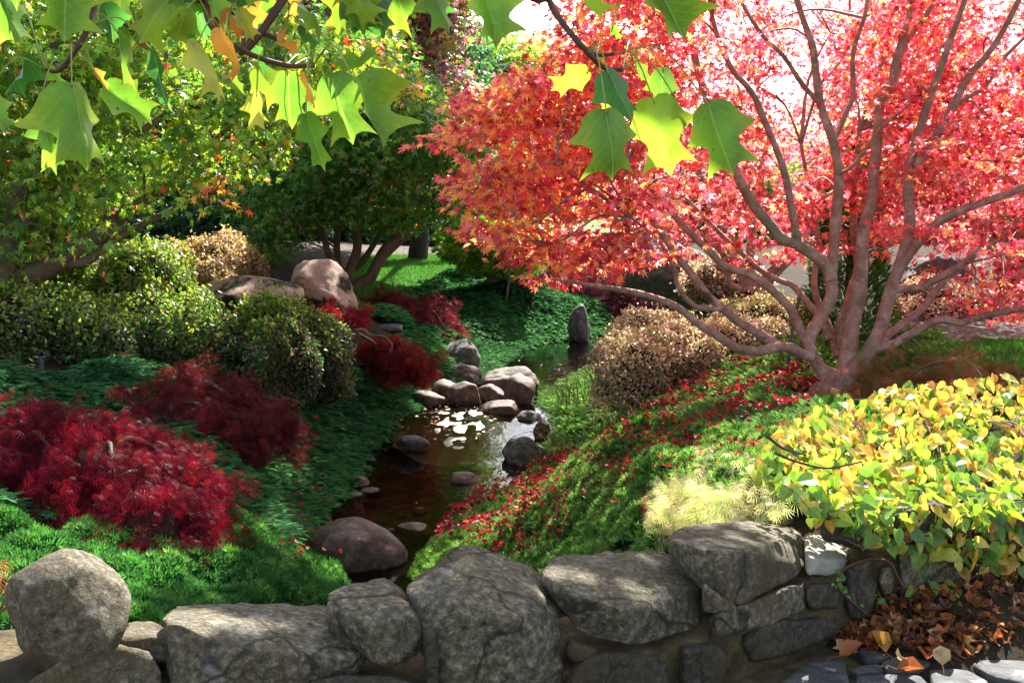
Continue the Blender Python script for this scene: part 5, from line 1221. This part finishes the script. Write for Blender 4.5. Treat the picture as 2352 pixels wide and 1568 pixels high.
# ------------------------------------------------------------------ reeds at the stream
def reeds(label, pts, n, L, seed, cols, group='sedge tufts at the water edge'):
    r = np.random.default_rng(seed); mb = MB()
    for k_ in range(n):
        b = pts[r.integers(len(pts))] + r.normal(size=3) * [.05, .05, 0]; a = r.uniform(0, 2 * np.pi); ln = L * r.uniform(.5, 1.1); s = r.uniform(.2, .9)
        d = np.array([math.cos(a) - .5, math.sin(a) - .3, 0]) * s; q = np.array([b, b + d * ln * .25 + [0, 0, ln * .5], b + d * ln * .7 + [0, 0, ln * .72], b + d * ln * 1.15 + [0, 0, ln * .6]])
        p_, r_ = catmull(q, np.array([.0035, .003, .0022, .0008]), 4); tube(mb, p_, r_, 3, 0, pick(cols, [1] * len(cols), 1, .2, r)[0], cap=False)
    return tag(mb.build('sedge_tuft', M_green), label, 'sedge', group)
SG = [(.10, .16, .04), (.22, .22, .08), (.06, .12, .04), (.30, .25, .14)]
reeds('loose tuft of thin sedge arching over the water beside the large dark boulder', P(np.array([1230, 1262, 1290]), np.array([1090, 1078, 1050]), np.array([9.3, 9.4, 9.5])), 45, .42, 601, SG)
reeds('sparse tuft of upright sedge on the juniper bank above the dam', P(np.array([1300, 1340, 1370]), np.array([930, 925, 915]), np.array([10.4, 10.5, 10.6])), 60, .42, 602, SG)
reeds('thin sedge blades hanging over the water at the near right bank', P(np.array([1110, 1140, 1085]), np.array([1165, 1135, 1190]), np.array([8.2, 8.5, 8.0])), 20, .30, 603, SG)
reeds('small sedge tuft growing through the bright juniper by the pinkish shrub', P(np.array([1380, 1420, 1440]), np.array([990, 980, 985]), np.array([8.4, 8.5, 8.5])), 50, .34, 604, SG)

# ------------------------------------------------------------------ irrigation risers and stakes
def riser(label, px, y0, y1, d, rr, lean=0, head=True):
    b = P(px, y1, d); t = P(px + lean, y0, d); e = empty('sprinkler_riser' if head else 'garden_stake', b, label, 'sprinkler' if head else 'stake')
    m = MB(); tube(m, np.array([b - [0, 0, .1], b * .5 + t * .5, t]), np.array([rr, rr, rr]), 12); m.build('pipe' if head else 'shaft', M_metal, e)
    if head:
        u = norm(t - b); m = MB()
        for z, w, h in ((-.06, 1.5, .015), (-.035, 1.6, .008), (-.02, 1.35, .012), (0, 1.2, .05)): tube(m, np.array([t + u * z, t + u * (z + h)]), np.array([rr * w] * 2), 12)
        for s in (-1, 1): tube(m, *catmull(np.array([t + u * .03, t + u * .05 + [s * .02, 0, 0], t + u * .085 + [s * .02, 0, 0], t + u * .105]), np.array([.004] * 4), 4), 6)
        tube(m, np.array([t + u * .05 + [-.03, 0, 0], t + u * .06 + [.03, -.01, 0]]), np.array([.006, .009]), 8); m.build('sprinkler_head', M_metal, e)
    else:
        m = MB(); tube(m, np.array([t - [0, 0, .0], t + norm(t - b) * .03]), np.array([rr * 1.5, rr * 1.2]), 10); m.build('cap', M_metal, e)
riser('grey metal sprinkler riser standing before the dark shrub at the left edge', 95, 838, 905, 7.7, .013)
riser('thin dark stake leaning behind the red maple trunk', 1800, 690, 862, 8.7, .012, lean=34, head=False)
riser('dark slanting stake beside the small green tree on the juniper slope', 1163, 630, 676, 16.8, .02, lean=9, head=False)
riser('small black sprinkler among the red leaves on the right bank', 1707, 972, 1010, 6.9, .010)

# ------------------------------------------------------------------ yellow vine over the right end of the wall
r = np.random.default_rng(71)
HT_V = [(0, 0, 0)]; out_ = [(.16, -.10), (.36, -.06), (.47, .12), (.46, .32), (.36, .55), (.20, .78), (.06, .93), (0, 1.05)]
VV = [(0, 0, 0), (0, .3, -.03), (0, .65, -.03)]; 
for x, y in out_[:-1]: VV.append((x, y, .10 * x * 2))
VV.append((0, 1.05, -.10))
for x, y in out_[:-1][::-1]: VV.append((-x, y, .10 * x * 2))
TPL_HEART = T(VV, [(0, 3, 4, 1), (4, 5, 6, 1), (1, 6, 7, 2), (2, 7, 8), (2, 8, 9, 10), (0, 1, 16, 17), (1, 14, 15, 16), (1, 2, 13, 14), (2, 12, 13), (2, 10, 11, 12)])
POLY_V = [(1730, 1075), (1745, 1030), (1800, 975), (1870, 935), (1990, 905), (2080, 880), (2200, 872), (2352, 850), (2700, 840), (2700, 1350), (2352, 1350), (2300, 1310), (2240, 1290), (2180, 1270), (2080, 1255), (2000, 1245), (1930, 1205), (1860, 1190), (1835, 1130), (1770, 1110)]
def vine_pts(q, r):
    y = wy(q[:, 0]) + np.interp(q[:, 1], [850, 950, 1050, 1120, 1170, 1400], [1.5, .95, .48, .14, -.05, -.07])
    return P(q[:, 0], q[:, 1], y + r.uniform(-.10, .16, len(q)) * np.interp(q[:, 1], [1110, 1170], [1, .4]))
q = sample_poly(POLY_V, 2350, r)
q = q[(q[:, 1] < 1150) | (r.random(len(q)) < np.interp(q[:, 1], [1150, 1240, 1320], [.95, .75, .5]))]
extra = []
for (x0, y0, x1, y1, m) in ((2080, 1200, 2180, 1300, 9), (2180, 1230, 2250, 1360, 10), (2060, 1330, 2200, 1410, 22), (2260, 1250, 2352, 1330, 6), (1905, 1285, 1950, 1350, 0)):
    extra.append(np.c_[r.uniform(x0, x1, m), r.uniform(y0, y1, m)])
q = np.vstack([q] + extra); pos = vine_pts(q, r); n = len(pos)
vb = P(2200, 1300, wy(2200) + .3)
vine = empty('climbing_vine', vb, 'yellow and green heart-leaved climbing vine spilling over the right end of the wall', 'vine')
mb = MB()
yel = np.clip(np.interp(q[:, 1], [880, 1000, 1120, 1300], [.80, .62, .34, .45]) + .25 * vnoise(pos * 3, 4), 0, 1)
isy = r.random(n) < yel
c = pick([(.12, .26, .03), (.17, .32, .04), (.08, .2, .035), (.28, .36, .05)], [4, 4, 3, 2], n, .12, r)
c[isy] = pick([(.58, .42, .07), (.64, .50, .12), (.56, .32, .06), (.42, .42, .07), (.34, .16, .05)], [4, 4, 2.5, 4, 2], isy.sum(), .1, r)
ax = np.c_[r.normal(size=n) * .55, -.35 + r.normal(size=n) * .35, -.75 + r.normal(size=n) * .45]; nr = np.c_[r.normal(size=n) * .5, -.6 + r.normal(size=n) * .4, .75 + r.normal(size=n) * .3]
leaves(mb, TPL_HEART, pos, ax, nr, r.uniform(.034, .068, n) * np.where(r.random(n) < .15, 1.25, 1), c, 0, uv=True, wid=r.uniform(.68, 1.05, n))
mb.build('foliage', M_vine, vine, luv=True)
mb = MB(); sel = r.permutation(n)[:520]
roots = vine_pts(np.c_[r.uniform(1900, 2600, 60), r.uniform(1060, 1200, 60)], r) + [0, .06, -.03]
connect(mb, roots, pos[sel], vb, r, .004, .0015, 0, .1, 5, maxlen=.9)
for pl in ([(2352, 1265), (2300, 1275), (2260, 1262), (2235, 1290), (2180, 1330), (2100, 1345), (2060, 1350)], [(1940, 1238), (1985, 1258), (2040, 1262), (2080, 1240), (2105, 1215)], [(2125, 1372), (2080, 1352), (2060, 1320), (2045, 1292), (2010, 1282), (1970, 1290), (1935, 1310), (1925, 1345), (1950, 1375), (1990, 1410), (2018, 1430)],
           [(2352, 1285), (2330, 1340), (2290, 1370), (2250, 1372)], [(1780, 1040), (1830, 1060), (1900, 1075), (1980, 1060)], [(2200, 1180), (2230, 1240), (2200, 1300)], [(1760, 1000), (1800, 1030), (1850, 1045)]):
    a = np.array(pl, float); p_, r_ = catmull(P(a[:, 0], a[:, 1], wy(a[:, 0]) - .035 - .02 * np.sin(np.arange(len(a)))), np.linspace(.0055, .003, len(a)), 5); tube(mb, p_, r_, 6)
sm = []
mb.build('stem', M_twig, vine)
mb = MB(); a = np.array([(1930, 1312), (1922, 1330), (1940, 1345), (1925, 1350), (1945, 1355), (1915, 1340), (1950, 1368), (1938, 1322), (1965, 1388), (1978, 1392), (2050, 1300), (2032, 1380), (2020, 1372), (2048, 1378), (2010, 1365)], float)
pp = P(a[:, 0], a[:, 1], wy(a[:, 0]) - .045); leaves(mb, TPL_HEART, pp, rand_dirs(len(a), r) + [0, 0, -.4], np.tile([0, -1, .5], (len(a), 1)) + rand_dirs(len(a), r) * .3, r.uniform(.012, .03, len(a)), pick([(.14, .30, .05), (.08, .22, .04)], [1, 1], len(a), .1, r), 0, uv=True)
mb.build('young_foliage', M_vine, vine, luv=True)
# little laceleaf seedling behind the ball capstone
mb = MB(); rr_ = np.random.default_rng(5); pp = P(rr_.uniform(-20, 50, 26), rr_.uniform(1285, 1410, 26), np.full(26, 3.3)); leaves(mb, TPL_LACE, pp, rand_dirs(26, rr_) + [0, 0, -.8], rand_dirs(26, rr_) + [0, -1, .3], rr_.uniform(.03, .06, 26), pick([(.45, .30, .08), (.3, .3, .06), (.5, .12, .06)], [2, 2, 1], 26, .1, rr_), 1)
for k_ in range(4): p_, q_ = catmull(np.vstack([P(-40, 1460, 3.3), P(0 + 8 * k_, 1380, 3.3), pp[k_ * 5]]), np.array([.003, .002, .001]), 4); tube(mb, p_, q_, 5)
tag(mb.build('maple_seedling', [M_twig, M_lace]), 'small yellow and red feathery maple sprig at the left edge beside the ball-like capstone', 'seedling')

# ------------------------------------------------------------------ tulip tree hanging over the camera
r = np.random.default_rng(91)
def tulip_template(nx=9, ny=12, narrow=1.0):
    """four-pointed tulip tree leaf: broad truncated top notch at the tip end, two side lobes"""
    # half outline as (y, halfwidth): base round, lower lobe point, sinus, upper lobe point, shallow notch at the end
    prof_ = [(0, .02), (.02, .16), (.08, .27), (.18, .36), (.30, .44), (.40, .52), (.44, .50), (.50, .36), (.58, .30), (.68, .30), (.78, .31), (.88, .34), (.96, .36), (1.0, .335)]
    ys = np.array([p[0] for p in prof_]); hw = np.array([p[1] for p in prof_])
    V = []; ts = np.linspace(-1, 1, nx); rowsy = np.concatenate([np.linspace(0, 1, 18), [.02, .08, .40, .44, .96]]); rowsy = np.unique(rowsy.round(3))
    for y in rowsy:
        w = np.interp(y, ys, hw) * narrow
        for t in ts: 
            # the end is notched towards the midrib, so lobes end in points
            yy = y - (.14 * (1 - abs(t)) if y > .9 else 0) * (y - .9) / .1 + (.06 * abs(t) ** 2 if .3 < y < .45 else 0)
            V.append((t * w, yy, 0))
    n = len(rowsy); idx = np.arange(n * nx).reshape(n, nx); q = np.stack([idx[:-1, :-1], idx[:-1, 1:], idx[1:, 1:], idx[1:, :-1]], -1).reshape(-1, 4)
    return np.array(V), q
_TO = [(0, 0), (.10, -.04), (.22, -.02), (.32, .06), (.37, .16), (.43, .26), (.52, .33), (.59, .375), (.52, .42), (.38, .47), (.28, .54), (.25, .61), (.29, .70), (.36, .80), (.46, .96), (.34, .90), (.22, .87), (.10, .90), (0, 1.04)]
def tulip_tpl2(lob=1.0, narrow=1.0, tip=0.0):
    """polar fan with inner rings, so the blade can be curved"""
    o = np.array(_TO, float).copy(); o[:, 0] *= narrow
    o[:, 0] = np.where(o[:, 1] > .5, o[:, 0] * lob, o[:, 0]); o[15:, 1] = o[15:, 1] + tip * (1 - o[15:, 0] / .45)
    full = np.vstack([o, o[1:-1][::-1] * [-1, 1]]); c = np.array([0, .45]); V = [(*c, 0)]; m = len(full)
    for s in (.3, .6, .82, 1.0):
        for p in full: pp = c + (p - c) * s; V.append((pp[0], pp[1], 0))
    Fc = [(0, 1 + i, 1 + (i + 1) % m) for i in range(m)]
    for k_ in range(3):
        for i in range(m): a = 1 + k_ * m + i; b = 1 + k_ * m + (i + 1) % m; Fc.append((a, a + m, b + m, b))
    return np.array(V), Fc
tul_base = np.array([5.2, 5.6, .9])
tul = empty('tulip_tree', tul_base, 'tall tulip tree whose green and yellow four-pointed leaves hang down in front of the view', 'tree')
YG, GR, DG, YL, OR, BR = (.19, .32, .030), (.11, .27, .028), (.035, .15, .035), (.40, .40, .055), (.60, .27, .05), (.14, .34, .03)
# tip x, tip y, base x, base y (pixels), width factor, distance, colour, shape
_TL = [(150, 105, 150, -60, 1.1, 1.75, GR, 0), (222, 398, 165, 190, 1.0, 1.65, GR, 0), (362, 285, 240, 200, .8, 1.8, BR, 0), (128, 388, 88, 250, .62, 1.7, GR, 1), (20, 232, 60, 125, .8, 1.8, DG, 0), (6, 305, -30, 215, .7, 1.7, GR, 0),
       (298, 212, 268, 72, .75, 1.75, GR, 0), (382, 248, 352, 120, .36, 1.8, DG, 1), (268, 108, 240, 10, .8, 1.85, DG, 0), (305, 100, 395, -10, .95, 1.75, YG, 0), (400, 108, 430, 20, .8, 1.7, YG, 0), (455, 92, 400, 30, .6, 1.85, DG, 1), (530, 232, 458, 92, .95, 1.65, YL, 0),
       (548, 78, 485, 4, .62, 1.8, OR, 2), (538, 190, 520, 72, .42, 1.62, OR, 2), (588, 100, 548, 22, .6, 1.7, YL, 0), (622, 176, 548, 88, .95, 1.85, DG, 0), (636, 66, 660, 128, .75, 1.65, OR, 2), (760, 78, 690, 10, 1.0, 1.75, YG, 0), (742, 104, 690, 56, .9, 1.8, DG, 0),
       (722, 258, 705, 172, .75, 1.6, OR, 0), (600, 302, 590, 215, .8, 1.75, YL, 0), (668, 308, 660, 170, .85, 1.8, GR, 0), (652, 248, 590, 158, .8, 1.9, YG, 0), (810, 340, 760, 170, .8, 1.75, GR, 0), (890, 350, 812, 182, 1.15, 1.6, BR, 0), (745, 390, 702, 262, .62, 1.7, GR, 1),
       (872, 120, 790, 165, .7, 1.7, BR, 1), (890, 102, 850, -20, .9, 1.8, DG, 0), (928, 62, 900, -60, .9, 1.85, GR, 0), (1045, 74, 985, -40, .8, 1.8, BR, 0), (1150, 112, 1112, -20, 1.05, 1.7, GR, 0), (1376, 64, 1320, -50, .8, 1.75, YG, 0), (1585, 95, 1490, -50, 1.15, 1.65, GR, 0),
       (1260, 215, 1350, 165, .7, 1.8, YL, 0), (1462, 282, 1395, 162, .85, 1.65, DG, 0), (1420, 418, 1392, 250, .98, 1.6, GR, 0), (1545, 420, 1500, 228, .8, 1.68, YG, 0), (1682, 412, 1625, 236, .85, 1.62, GR, 0), (1520, 262, 1522, 155, .72, 1.85, GR, 0), (1590, 290, 1545, 215, .35, 1.7, DG, 1), (1402, 285, 1388, 190, .6, 1.9, YL, 0),
       (1425, 92, 1408, 60, .8, 1.9, GR, 1), (560, 215, 520, 170, .6, 1.9, YG, 0), (600, 160, 612, 212, .7, 1.95, YG, 1), (480, 45, 500, -30, .7, 1.9, GR, 0), (860, 60, 800, -30, .9, 1.75, YG, 0), (160, 205, 110, 150, .55, 1.85, BR, 1), (252, 205, 215, 160, .5, 1.75, OR, 1), (640, 10, 610, -60, .7, 1.8, YG, 0),
       (765, 300, 775, 240, .5, 1.95, DG, 0), (560, -10, 520, -90, .8, 1.85, GR, 0), (210, 60, 170, -60, .9, 1.95, BR, 0), (690, 300, 730, 220, .6, 1.95, GR, 0), (50, 110, 0, -20, .8, 2.0, GR, 0), (1500, 205, 1460, 150, .5, 1.95, YG, 0)]
# branches: (pixels, distance)
_TB = [([(225, -60), (220, 0), (205, 60), (170, 120), (135, 162), (105, 160)], 1.78), ([(455, -80), (470, 0), (482, 55), (530, 100), (600, 135), (668, 152), (720, 150)], 1.76), ([(498, -70), (490, 0), (500, 60), (515, 85)], 1.78),
       ([(1245, -80), (1262, 0), (1290, 50), (1340, 110), (1388, 156), (1430, 160)], 1.74), ([(1330, 105), (1370, 126), (1412, 124)], 1.74), ([(600, 75), (580, 70), (625, 85), (650, 95)], 1.80), ([(800, -120), (820, -60), (850, -40)], 1.8), ([(1050, -140), (1060, -60), (1100, -40)], 1.8), ([(1500, -120), (1480, -60)], 1.75)]
hub = np.array([1.6, 3.6, 4.6])
bm_ = MB(); nodes = []
for pl, d in _TB:
    a = np.array(pl, float); pts = P(a[:, 0], a[:, 1], d + .03 * np.sin(np.arange(len(a)) * 1.7))
    if len(pl) > 3 or a[0, 1] < -50:
        up = np.array([pts[0] + (hub - pts[0]) * .5 + [0, 0, .35], pts[0] + (hub - pts[0]) * .15 + [0, 0, .22]]); pts = np.vstack([[hub], up, pts]); rd = np.concatenate([[.03, .014, .009], np.linspace(.0062, .0032, len(a))])
    else: rd = np.linspace(.004, .0025, len(a))
    p_, r_ = catmull(pts, rd, 5); tube(bm_, p_, r_, 8, bump=.15, seed=3); nodes.append(p_[p_[:, 2] < 3.6])
tr_pts, tr_r = catmull(np.array([tul_base - [0, 0, .3], tul_base + [0, 0, 1.5], tul_base + [-.1, .1, 4], tul_base + [.1, .3, 8], tul_base + [0, .4, 13]]), np.array([.32, .26, .22, .14, .04]), 6)
tm = MB(); tube(tm, tr_pts, tr_r, 20, bump=.06); tm.build('trunk', M_bark_brown, tul)
p_, r_ = catmull(np.array([tul_base + [-.05, .05, 3.2], (tul_base + hub) / 2 + [0, 0, 1.7], hub]), np.array([.09, .06, .03]), 6); tube(bm_, p_, r_, 10, bump=.06)
nodes = np.vstack(nodes)
_ex = np.random.default_rng(17)
for _k in range(20):
    _x = _ex.uniform(-20, 980); _a = _ex.normal() * 25; _y = _ex.uniform(20, 115) if _x < 930 else 60
    _TL.append((_x + _a, _y, _x, _y - _ex.uniform(95, 135), _ex.uniform(.6, 1.1), _ex.uniform(1.75, 2.05), [YG, GR, BR, DG, YG, GR, OR][_ex.integers(7)], 0))
for k_, (tx, ty_, bx, by, wf, d, colr, shp) in enumerate(_TL):
    b = P(bx, by, d); t = P(tx, ty_, d + r.uniform(-.04, .05)); L = np.linalg.norm(t - b) / (1.1 if shp != 1 else 1.1)
    V, Fc = tulip_tpl2(lob=1.0 if shp == 0 else .75, narrow=wf * (1.0 if shp != 1 else .95), tip=.0 if shp == 0 else .12)
    V = V.copy(); luv = V.copy(); x, y = V[:, 0], V[:, 1]
    fold = .35 + .55 * r.random() if shp == 0 else (.7 if shp == 1 else .9)
    V[:, 2] = np.abs(x) * fold * r.choice([-1, 1], p=[.6, .4]) - .28 * (y - .3) ** 2 * r.uniform(.4, 1.4) + .05 * np.sin(x * 9 + k_) * np.abs(x) + .03 * np.sin(y * 7 + k_ * 1.3)
    V[:, 2] += .10 * np.abs(x) * np.cos(y * 6.5 + k_)
    if shp == 2: V[:, 2] += .22 * np.sin(y * 5 + k_) + .15 * x * np.sin(y * 8)
    Y = norm(t - b); view = norm(-(b + t) / 2 + np.array([0, 0, CAMZ])); nrm = norm(view + r.normal(size=3) * .50 + np.array([0, 0, .25])); Z = norm(nrm - (nrm @ Y) * Y); X = np.cross(Y, Z)
    W = b + L * (V[:, 0:1] * X + V[:, 1:2] * Y + V[:, 2:3] * Z)
    cb = np.array(colr) * (1 + .12 * r.normal()); cc = np.tile(cb, (len(Fc), 1))
    # yellow or brown towards the margin
    ctr = np.array([V[list(f)].mean(0) for f in Fc]); ed = np.clip((np.abs(ctr[:, 0]) / .45) ** 2 + (ctr[:, 1] - .5).clip(0) ** 2 * 1.5, 0, 1)[:, None]
    edge_c = np.array([.45, .50, .05]) if colr not in (OR,) else np.array([.62, .13, .03])
    if colr is DG: edge_c = np.array([.10, .30, .04])
    cc = cc * (1 - .45 * ed) + edge_c * .45 * ed
    lf = MB(); lf.add(W, np.concatenate([np.array(f) for f in Fc]), [len(f) for f in Fc], 0, np.clip(cc, 0, .9), luv, smooth=True)
    lo = lf.build('leaf', M_tulip, tul, luv=True)
    j = np.argmin(np.linalg.norm(nodes - b, axis=1)); nd = nodes[j]; ml = (nd + b) / 2 + np.array([0, 0, .02 + .12 * np.linalg.norm(nd - b)])
    pet = MB(); p_, r_ = catmull(np.array([nd, ml, b, b + Y * L * .04]), np.array([.0014, .0012, .0012, .0010]), 5); tube(pet, p_, r_, 5, 0, (.28, .34, .06), cap=False)
    po = pet.build('leaf_stalk', M_green, tul); po.parent = lo; po.location = (0, 0, 0)
# the rest of its crown, overhead and out of frame, shades the wall and paving
xs_ = r.uniform(-3.2, 3.4, 760); gy_ = r.uniform(1.2, 5.6, 760); gz_ = 1.1; hgt = r.uniform(3.4, 7.5, 760)
tt = hgt / SDIR[2]; C = np.c_[xs_, gy_, np.full(760, gz_)] + SDIR * tt[:, None]
px_ = proj(C); C = C[(px_[:, 1] < -90) & ~((gy_ > 3.85) & (xs_ > -2.4))]
up_ = MB()
keepT = lambda p: keepmask(p)
cluster_leaves(up_, TPL_HEART, C, 17, .34, .5, (.13, .19), [(.16, .36, .03), (.10, .26, .03)], [1, 1], r, 0, .5, tiltn=.7, keep=lambda p: keepmask(p, grow_m=.10) & (proj(p)[:, 1] < -30))
lpts = np.vstack([tr_pts[8:], [hub]])
Ck = C[keepmask(C, grow_m=.15)]; connect(bm_, lpts, Ck[r.permutation(len(Ck))[:220]], tul_base + [0, 0, 4], r, .03, .006, 0, .1, 6)
bm_.build('branch', M_twig, tul)
up_.build('foliage', M_green, tul)

# ------------------------------------------------------------------ unseen tall crowns added beyond the frame to shade the left bank
def added_shade_tree(label, spec, trunk_xy, seed, n=420, leaf=(.14, .22), zr=(5.0, 11.0)):
    """spec: ground rectangle (x0,x1,y0,y1) its shade falls on"""
    r = np.random.default_rng(seed); x0, x1, y0, y1 = spec
    g = np.c_[r.uniform(x0, x1, n), r.uniform(y0, y1, n), np.full(n, .6)]; h = r.uniform(zr[0], zr[1], n); C = g + SDIR * (h / SDIR[2])[:, None]
    C = C[proj(C)[:, 1] < -60]; b = np.array([trunk_xy[0], trunk_xy[1], float(H(np.array([trunk_xy[0]]), np.array([trunk_xy[1]]))[0])])
    e = empty('added_shade_tree', b, label, 'tree', 'unseen trees added to shade the left bank'); top = C.mean(0)
    t = MB(); p_, q_ = catmull(np.array([b - [0, 0, .2], b + [0, 0, 3], [b[0] * .7 + top[0] * .3, b[1] * .7 + top[1] * .3, 5], top, top + [0, 0, 2]]), np.array([.2, .16, .13, .08, .03]), 6); tube(t, p_, q_, 14, bump=.05); t.build('trunk', M_bark_dark, e)
    c = MB(); Ck = C[keepmask(C, grow_m=.2)][:160]; connect(c, p_[8:], Ck, b, r, .03, .006, 0, .1, 4)
    cluster_leaves(c, TPL_OVAL, C, 34, .5, .5, leaf, DK, [4, 3, 3, 1, 2], r, 1, .3, keep=lambda p: keepmask(p, grow_m=.12) & (proj(p)[:, 1] < -25)); c.build('crown', [M_bark_dark, M_green], e)
added_shade_tree('unseen tree added to shade the crimson laceleaf maple, trunk beyond the left edge', (-3.8, -.9, 4.0, 8.8), (-6.5, 9.5), 701, 520)
added_shade_tree('unseen tree added to shade the clipped shrubs, trunk beyond the left edge', (-4.5, -.15, 8.0, 12.5), (-8.5, 13.5), 702, 420)

# ------------------------------------------------------------------ people far away
def skinmat(name, col, rough=.7):
    return noisemat(name, [(.3, tuple(c * .85 for c in col)), (.7, col)], 20, 3, rough, .1, 50)
M_skin = skinmat('skin', (.42, .25, .18)); M_navy = skinmat('navy_cloth', (.02, .025, .06)); M_blue = skinmat('blue_bag', (.04, .10, .50)); M_hair = skinmat('black_hair', (.01, .009, .008)); M_lbl = skinmat('light_blue_cloth', (.25, .42, .62)); M_dk = skinmat('dark_cloth', (.03, .03, .035)); M_grey = skinmat('grey_cloth', (.16, .17, .20))
def skin_obj(name, verts, edges, radii, mat, parent):
    me = bpy.data.meshes.new(name); me.from_pydata([tuple(v) for v in verts], edges, []); o = bpy.data.objects.new(name, me); COL.objects.link(o); o.parent = parent
    md = o.modifiers.new('s', 'SKIN'); md.use_smooth_shade = True
    for i, v in enumerate(me.skin_vertices[0].data): v.radius = (radii[i], radii[i] * .85); v.use_root = (i == 0)
    o.modifiers.new('d', 'SUBSURF').levels = 2; o.modifiers[-1].render_levels = 2
    me.materials.append(mat); return o
def person(label, loc, rot, top, legs, seated=False, hold=None):
    e = empty('person', loc, label, 'person'); e.rotation_euler = (0, 0, rot); s = -.42 if seated else 0
    V = [(0, 0, .95), (0, 0, 1.15), (0, 0, 1.38), (0, 0, 1.50), (0, -.01, 1.62), (0, -.01, 1.72), (.17, 0, 1.40), (.26, .02, 1.15), (.30, -.06, .92), (.31, -.08, .83), (-.17, 0, 1.40), (-.25, .02, 1.15), (-.27, -.05, .92), (-.28, -.07, .83),
         (.09, 0, .90), (.10, -.02, .50), (.11, .03, .08), (.11, -.12, .03), (-.09, 0, .90), (-.12, .03, .50), (-.13, .12, .08), (-.13, -.02, .03)]
    if seated: V = [(x, y, z + s) for x, y, z in V[:15]] + [(.12, -.42, .46), (.12, -.40, .08), (.12, -.52, .03), (-.09, 0, .48), (-.12, -.42, .46), (-.12, -.40, .08), (-.12, -.52, .03)]
    E = [(0, 1), (1, 2), (2, 3), (3, 4), (4, 5), (2, 6), (6, 7), (7, 8), (8, 9), (2, 10), (10, 11), (11, 12), (12, 13), (0, 14), (14, 15), (15, 16), (16, 17), (0, 18), (18, 19), (19, 20), (20, 21)]
    R = [.13, .12, .14, .055, .085, .07, .07, .045, .035, .03, .07, .045, .035, .03, .09, .065, .045, .035, .09, .065, .045, .035]
    skin_obj('body', V, E, R, M_skin, e)
    ti = [0, 1, 2, 6, 7, 8, 10, 11, 12]; mp = {a: i for i, a in enumerate(ti)}
    skin_obj('jacket', [V[i] for i in ti], [(mp[a], mp[b]) for a, b in E if a in mp and b in mp], [R[i] * 1.18 + .01 for i in ti], top, e)
    li = [0, 14, 15, 16, 18, 19, 20]; mp = {a: i for i, a in enumerate(li)}
    skin_obj('trousers', [V[i] for i in li], [(mp[a], mp[b]) for a, b in E if a in mp and b in mp], [R[i] * 1.15 + .008 for i in li], legs, e)
    skin_obj('hair', [(V[4][0], V[4][1] + .03, V[4][2] + .02), (V[5][0], V[5][1] + .02, V[5][2] + .02)], [(0, 1)], [.088, .078], M_hair, e)
    return e
p1 = P(1302, 519, 72); p1[2] = float(H(np.array([p1[0]]), np.array([p1[1]]))[0])
person('distant person in dark clothes standing on the bright lawn carrying a blue bag', p1, .3, M_navy, M_dk)
bx = p1 + np.array([.42, -.1, .30]); mb = MB()
V = []; 
for z, w, d in ((0, .26, .10), (.05, .27, .11), (.36, .27, .11), (.42, .25, .09)):
    for a in np.linspace(0, 2 * np.pi, 16, endpoint=False):
        ca, sa = math.cos(a), math.sin(a); V.append(bx + [w * np.sign(ca) * abs(ca) ** .4, d * np.sign(sa) * abs(sa) ** .4, z])
idx = np.arange(64).reshape(4, 16); q = np.stack([idx[:-1], np.roll(idx, -1, 1)[:-1], np.roll(idx, -1, 1)[1:], idx[1:]], -1).reshape(-1, 4); mb.add(V, q.ravel(), np.full(len(q), 4), smooth=True)
mb.add(np.array(V)[idx[0][::-1]], np.arange(16), [16]); mb.add(np.array(V)[idx[3]], np.arange(16), [16])
a_, b_ = catmull(np.array([bx + [-.12, 0, .40], bx + [-.06, 0, .56], bx + [.06, 0, .56], bx + [.12, 0, .40]]), np.array([.015] * 4), 4); tube(mb, a_, b_, 6)
tag(mb.build('bag', M_blue), 'blue bag carried by the distant person on the bright lawn', 'bag')
for px_, lab, tp, k_ in ((1040, 'distant person in a light blue top among the dark trees', M_lbl, 0), (1086, 'distant person in dark clothes to the right of the one in light blue', M_dk, 1)):
    p2 = P(px_ , 540, 38 + k_); p2[2] = float(H(np.array([p2[0]]), np.array([p2[1]]))[0]); person(lab, p2, .5 - k_, tp, M_dk)
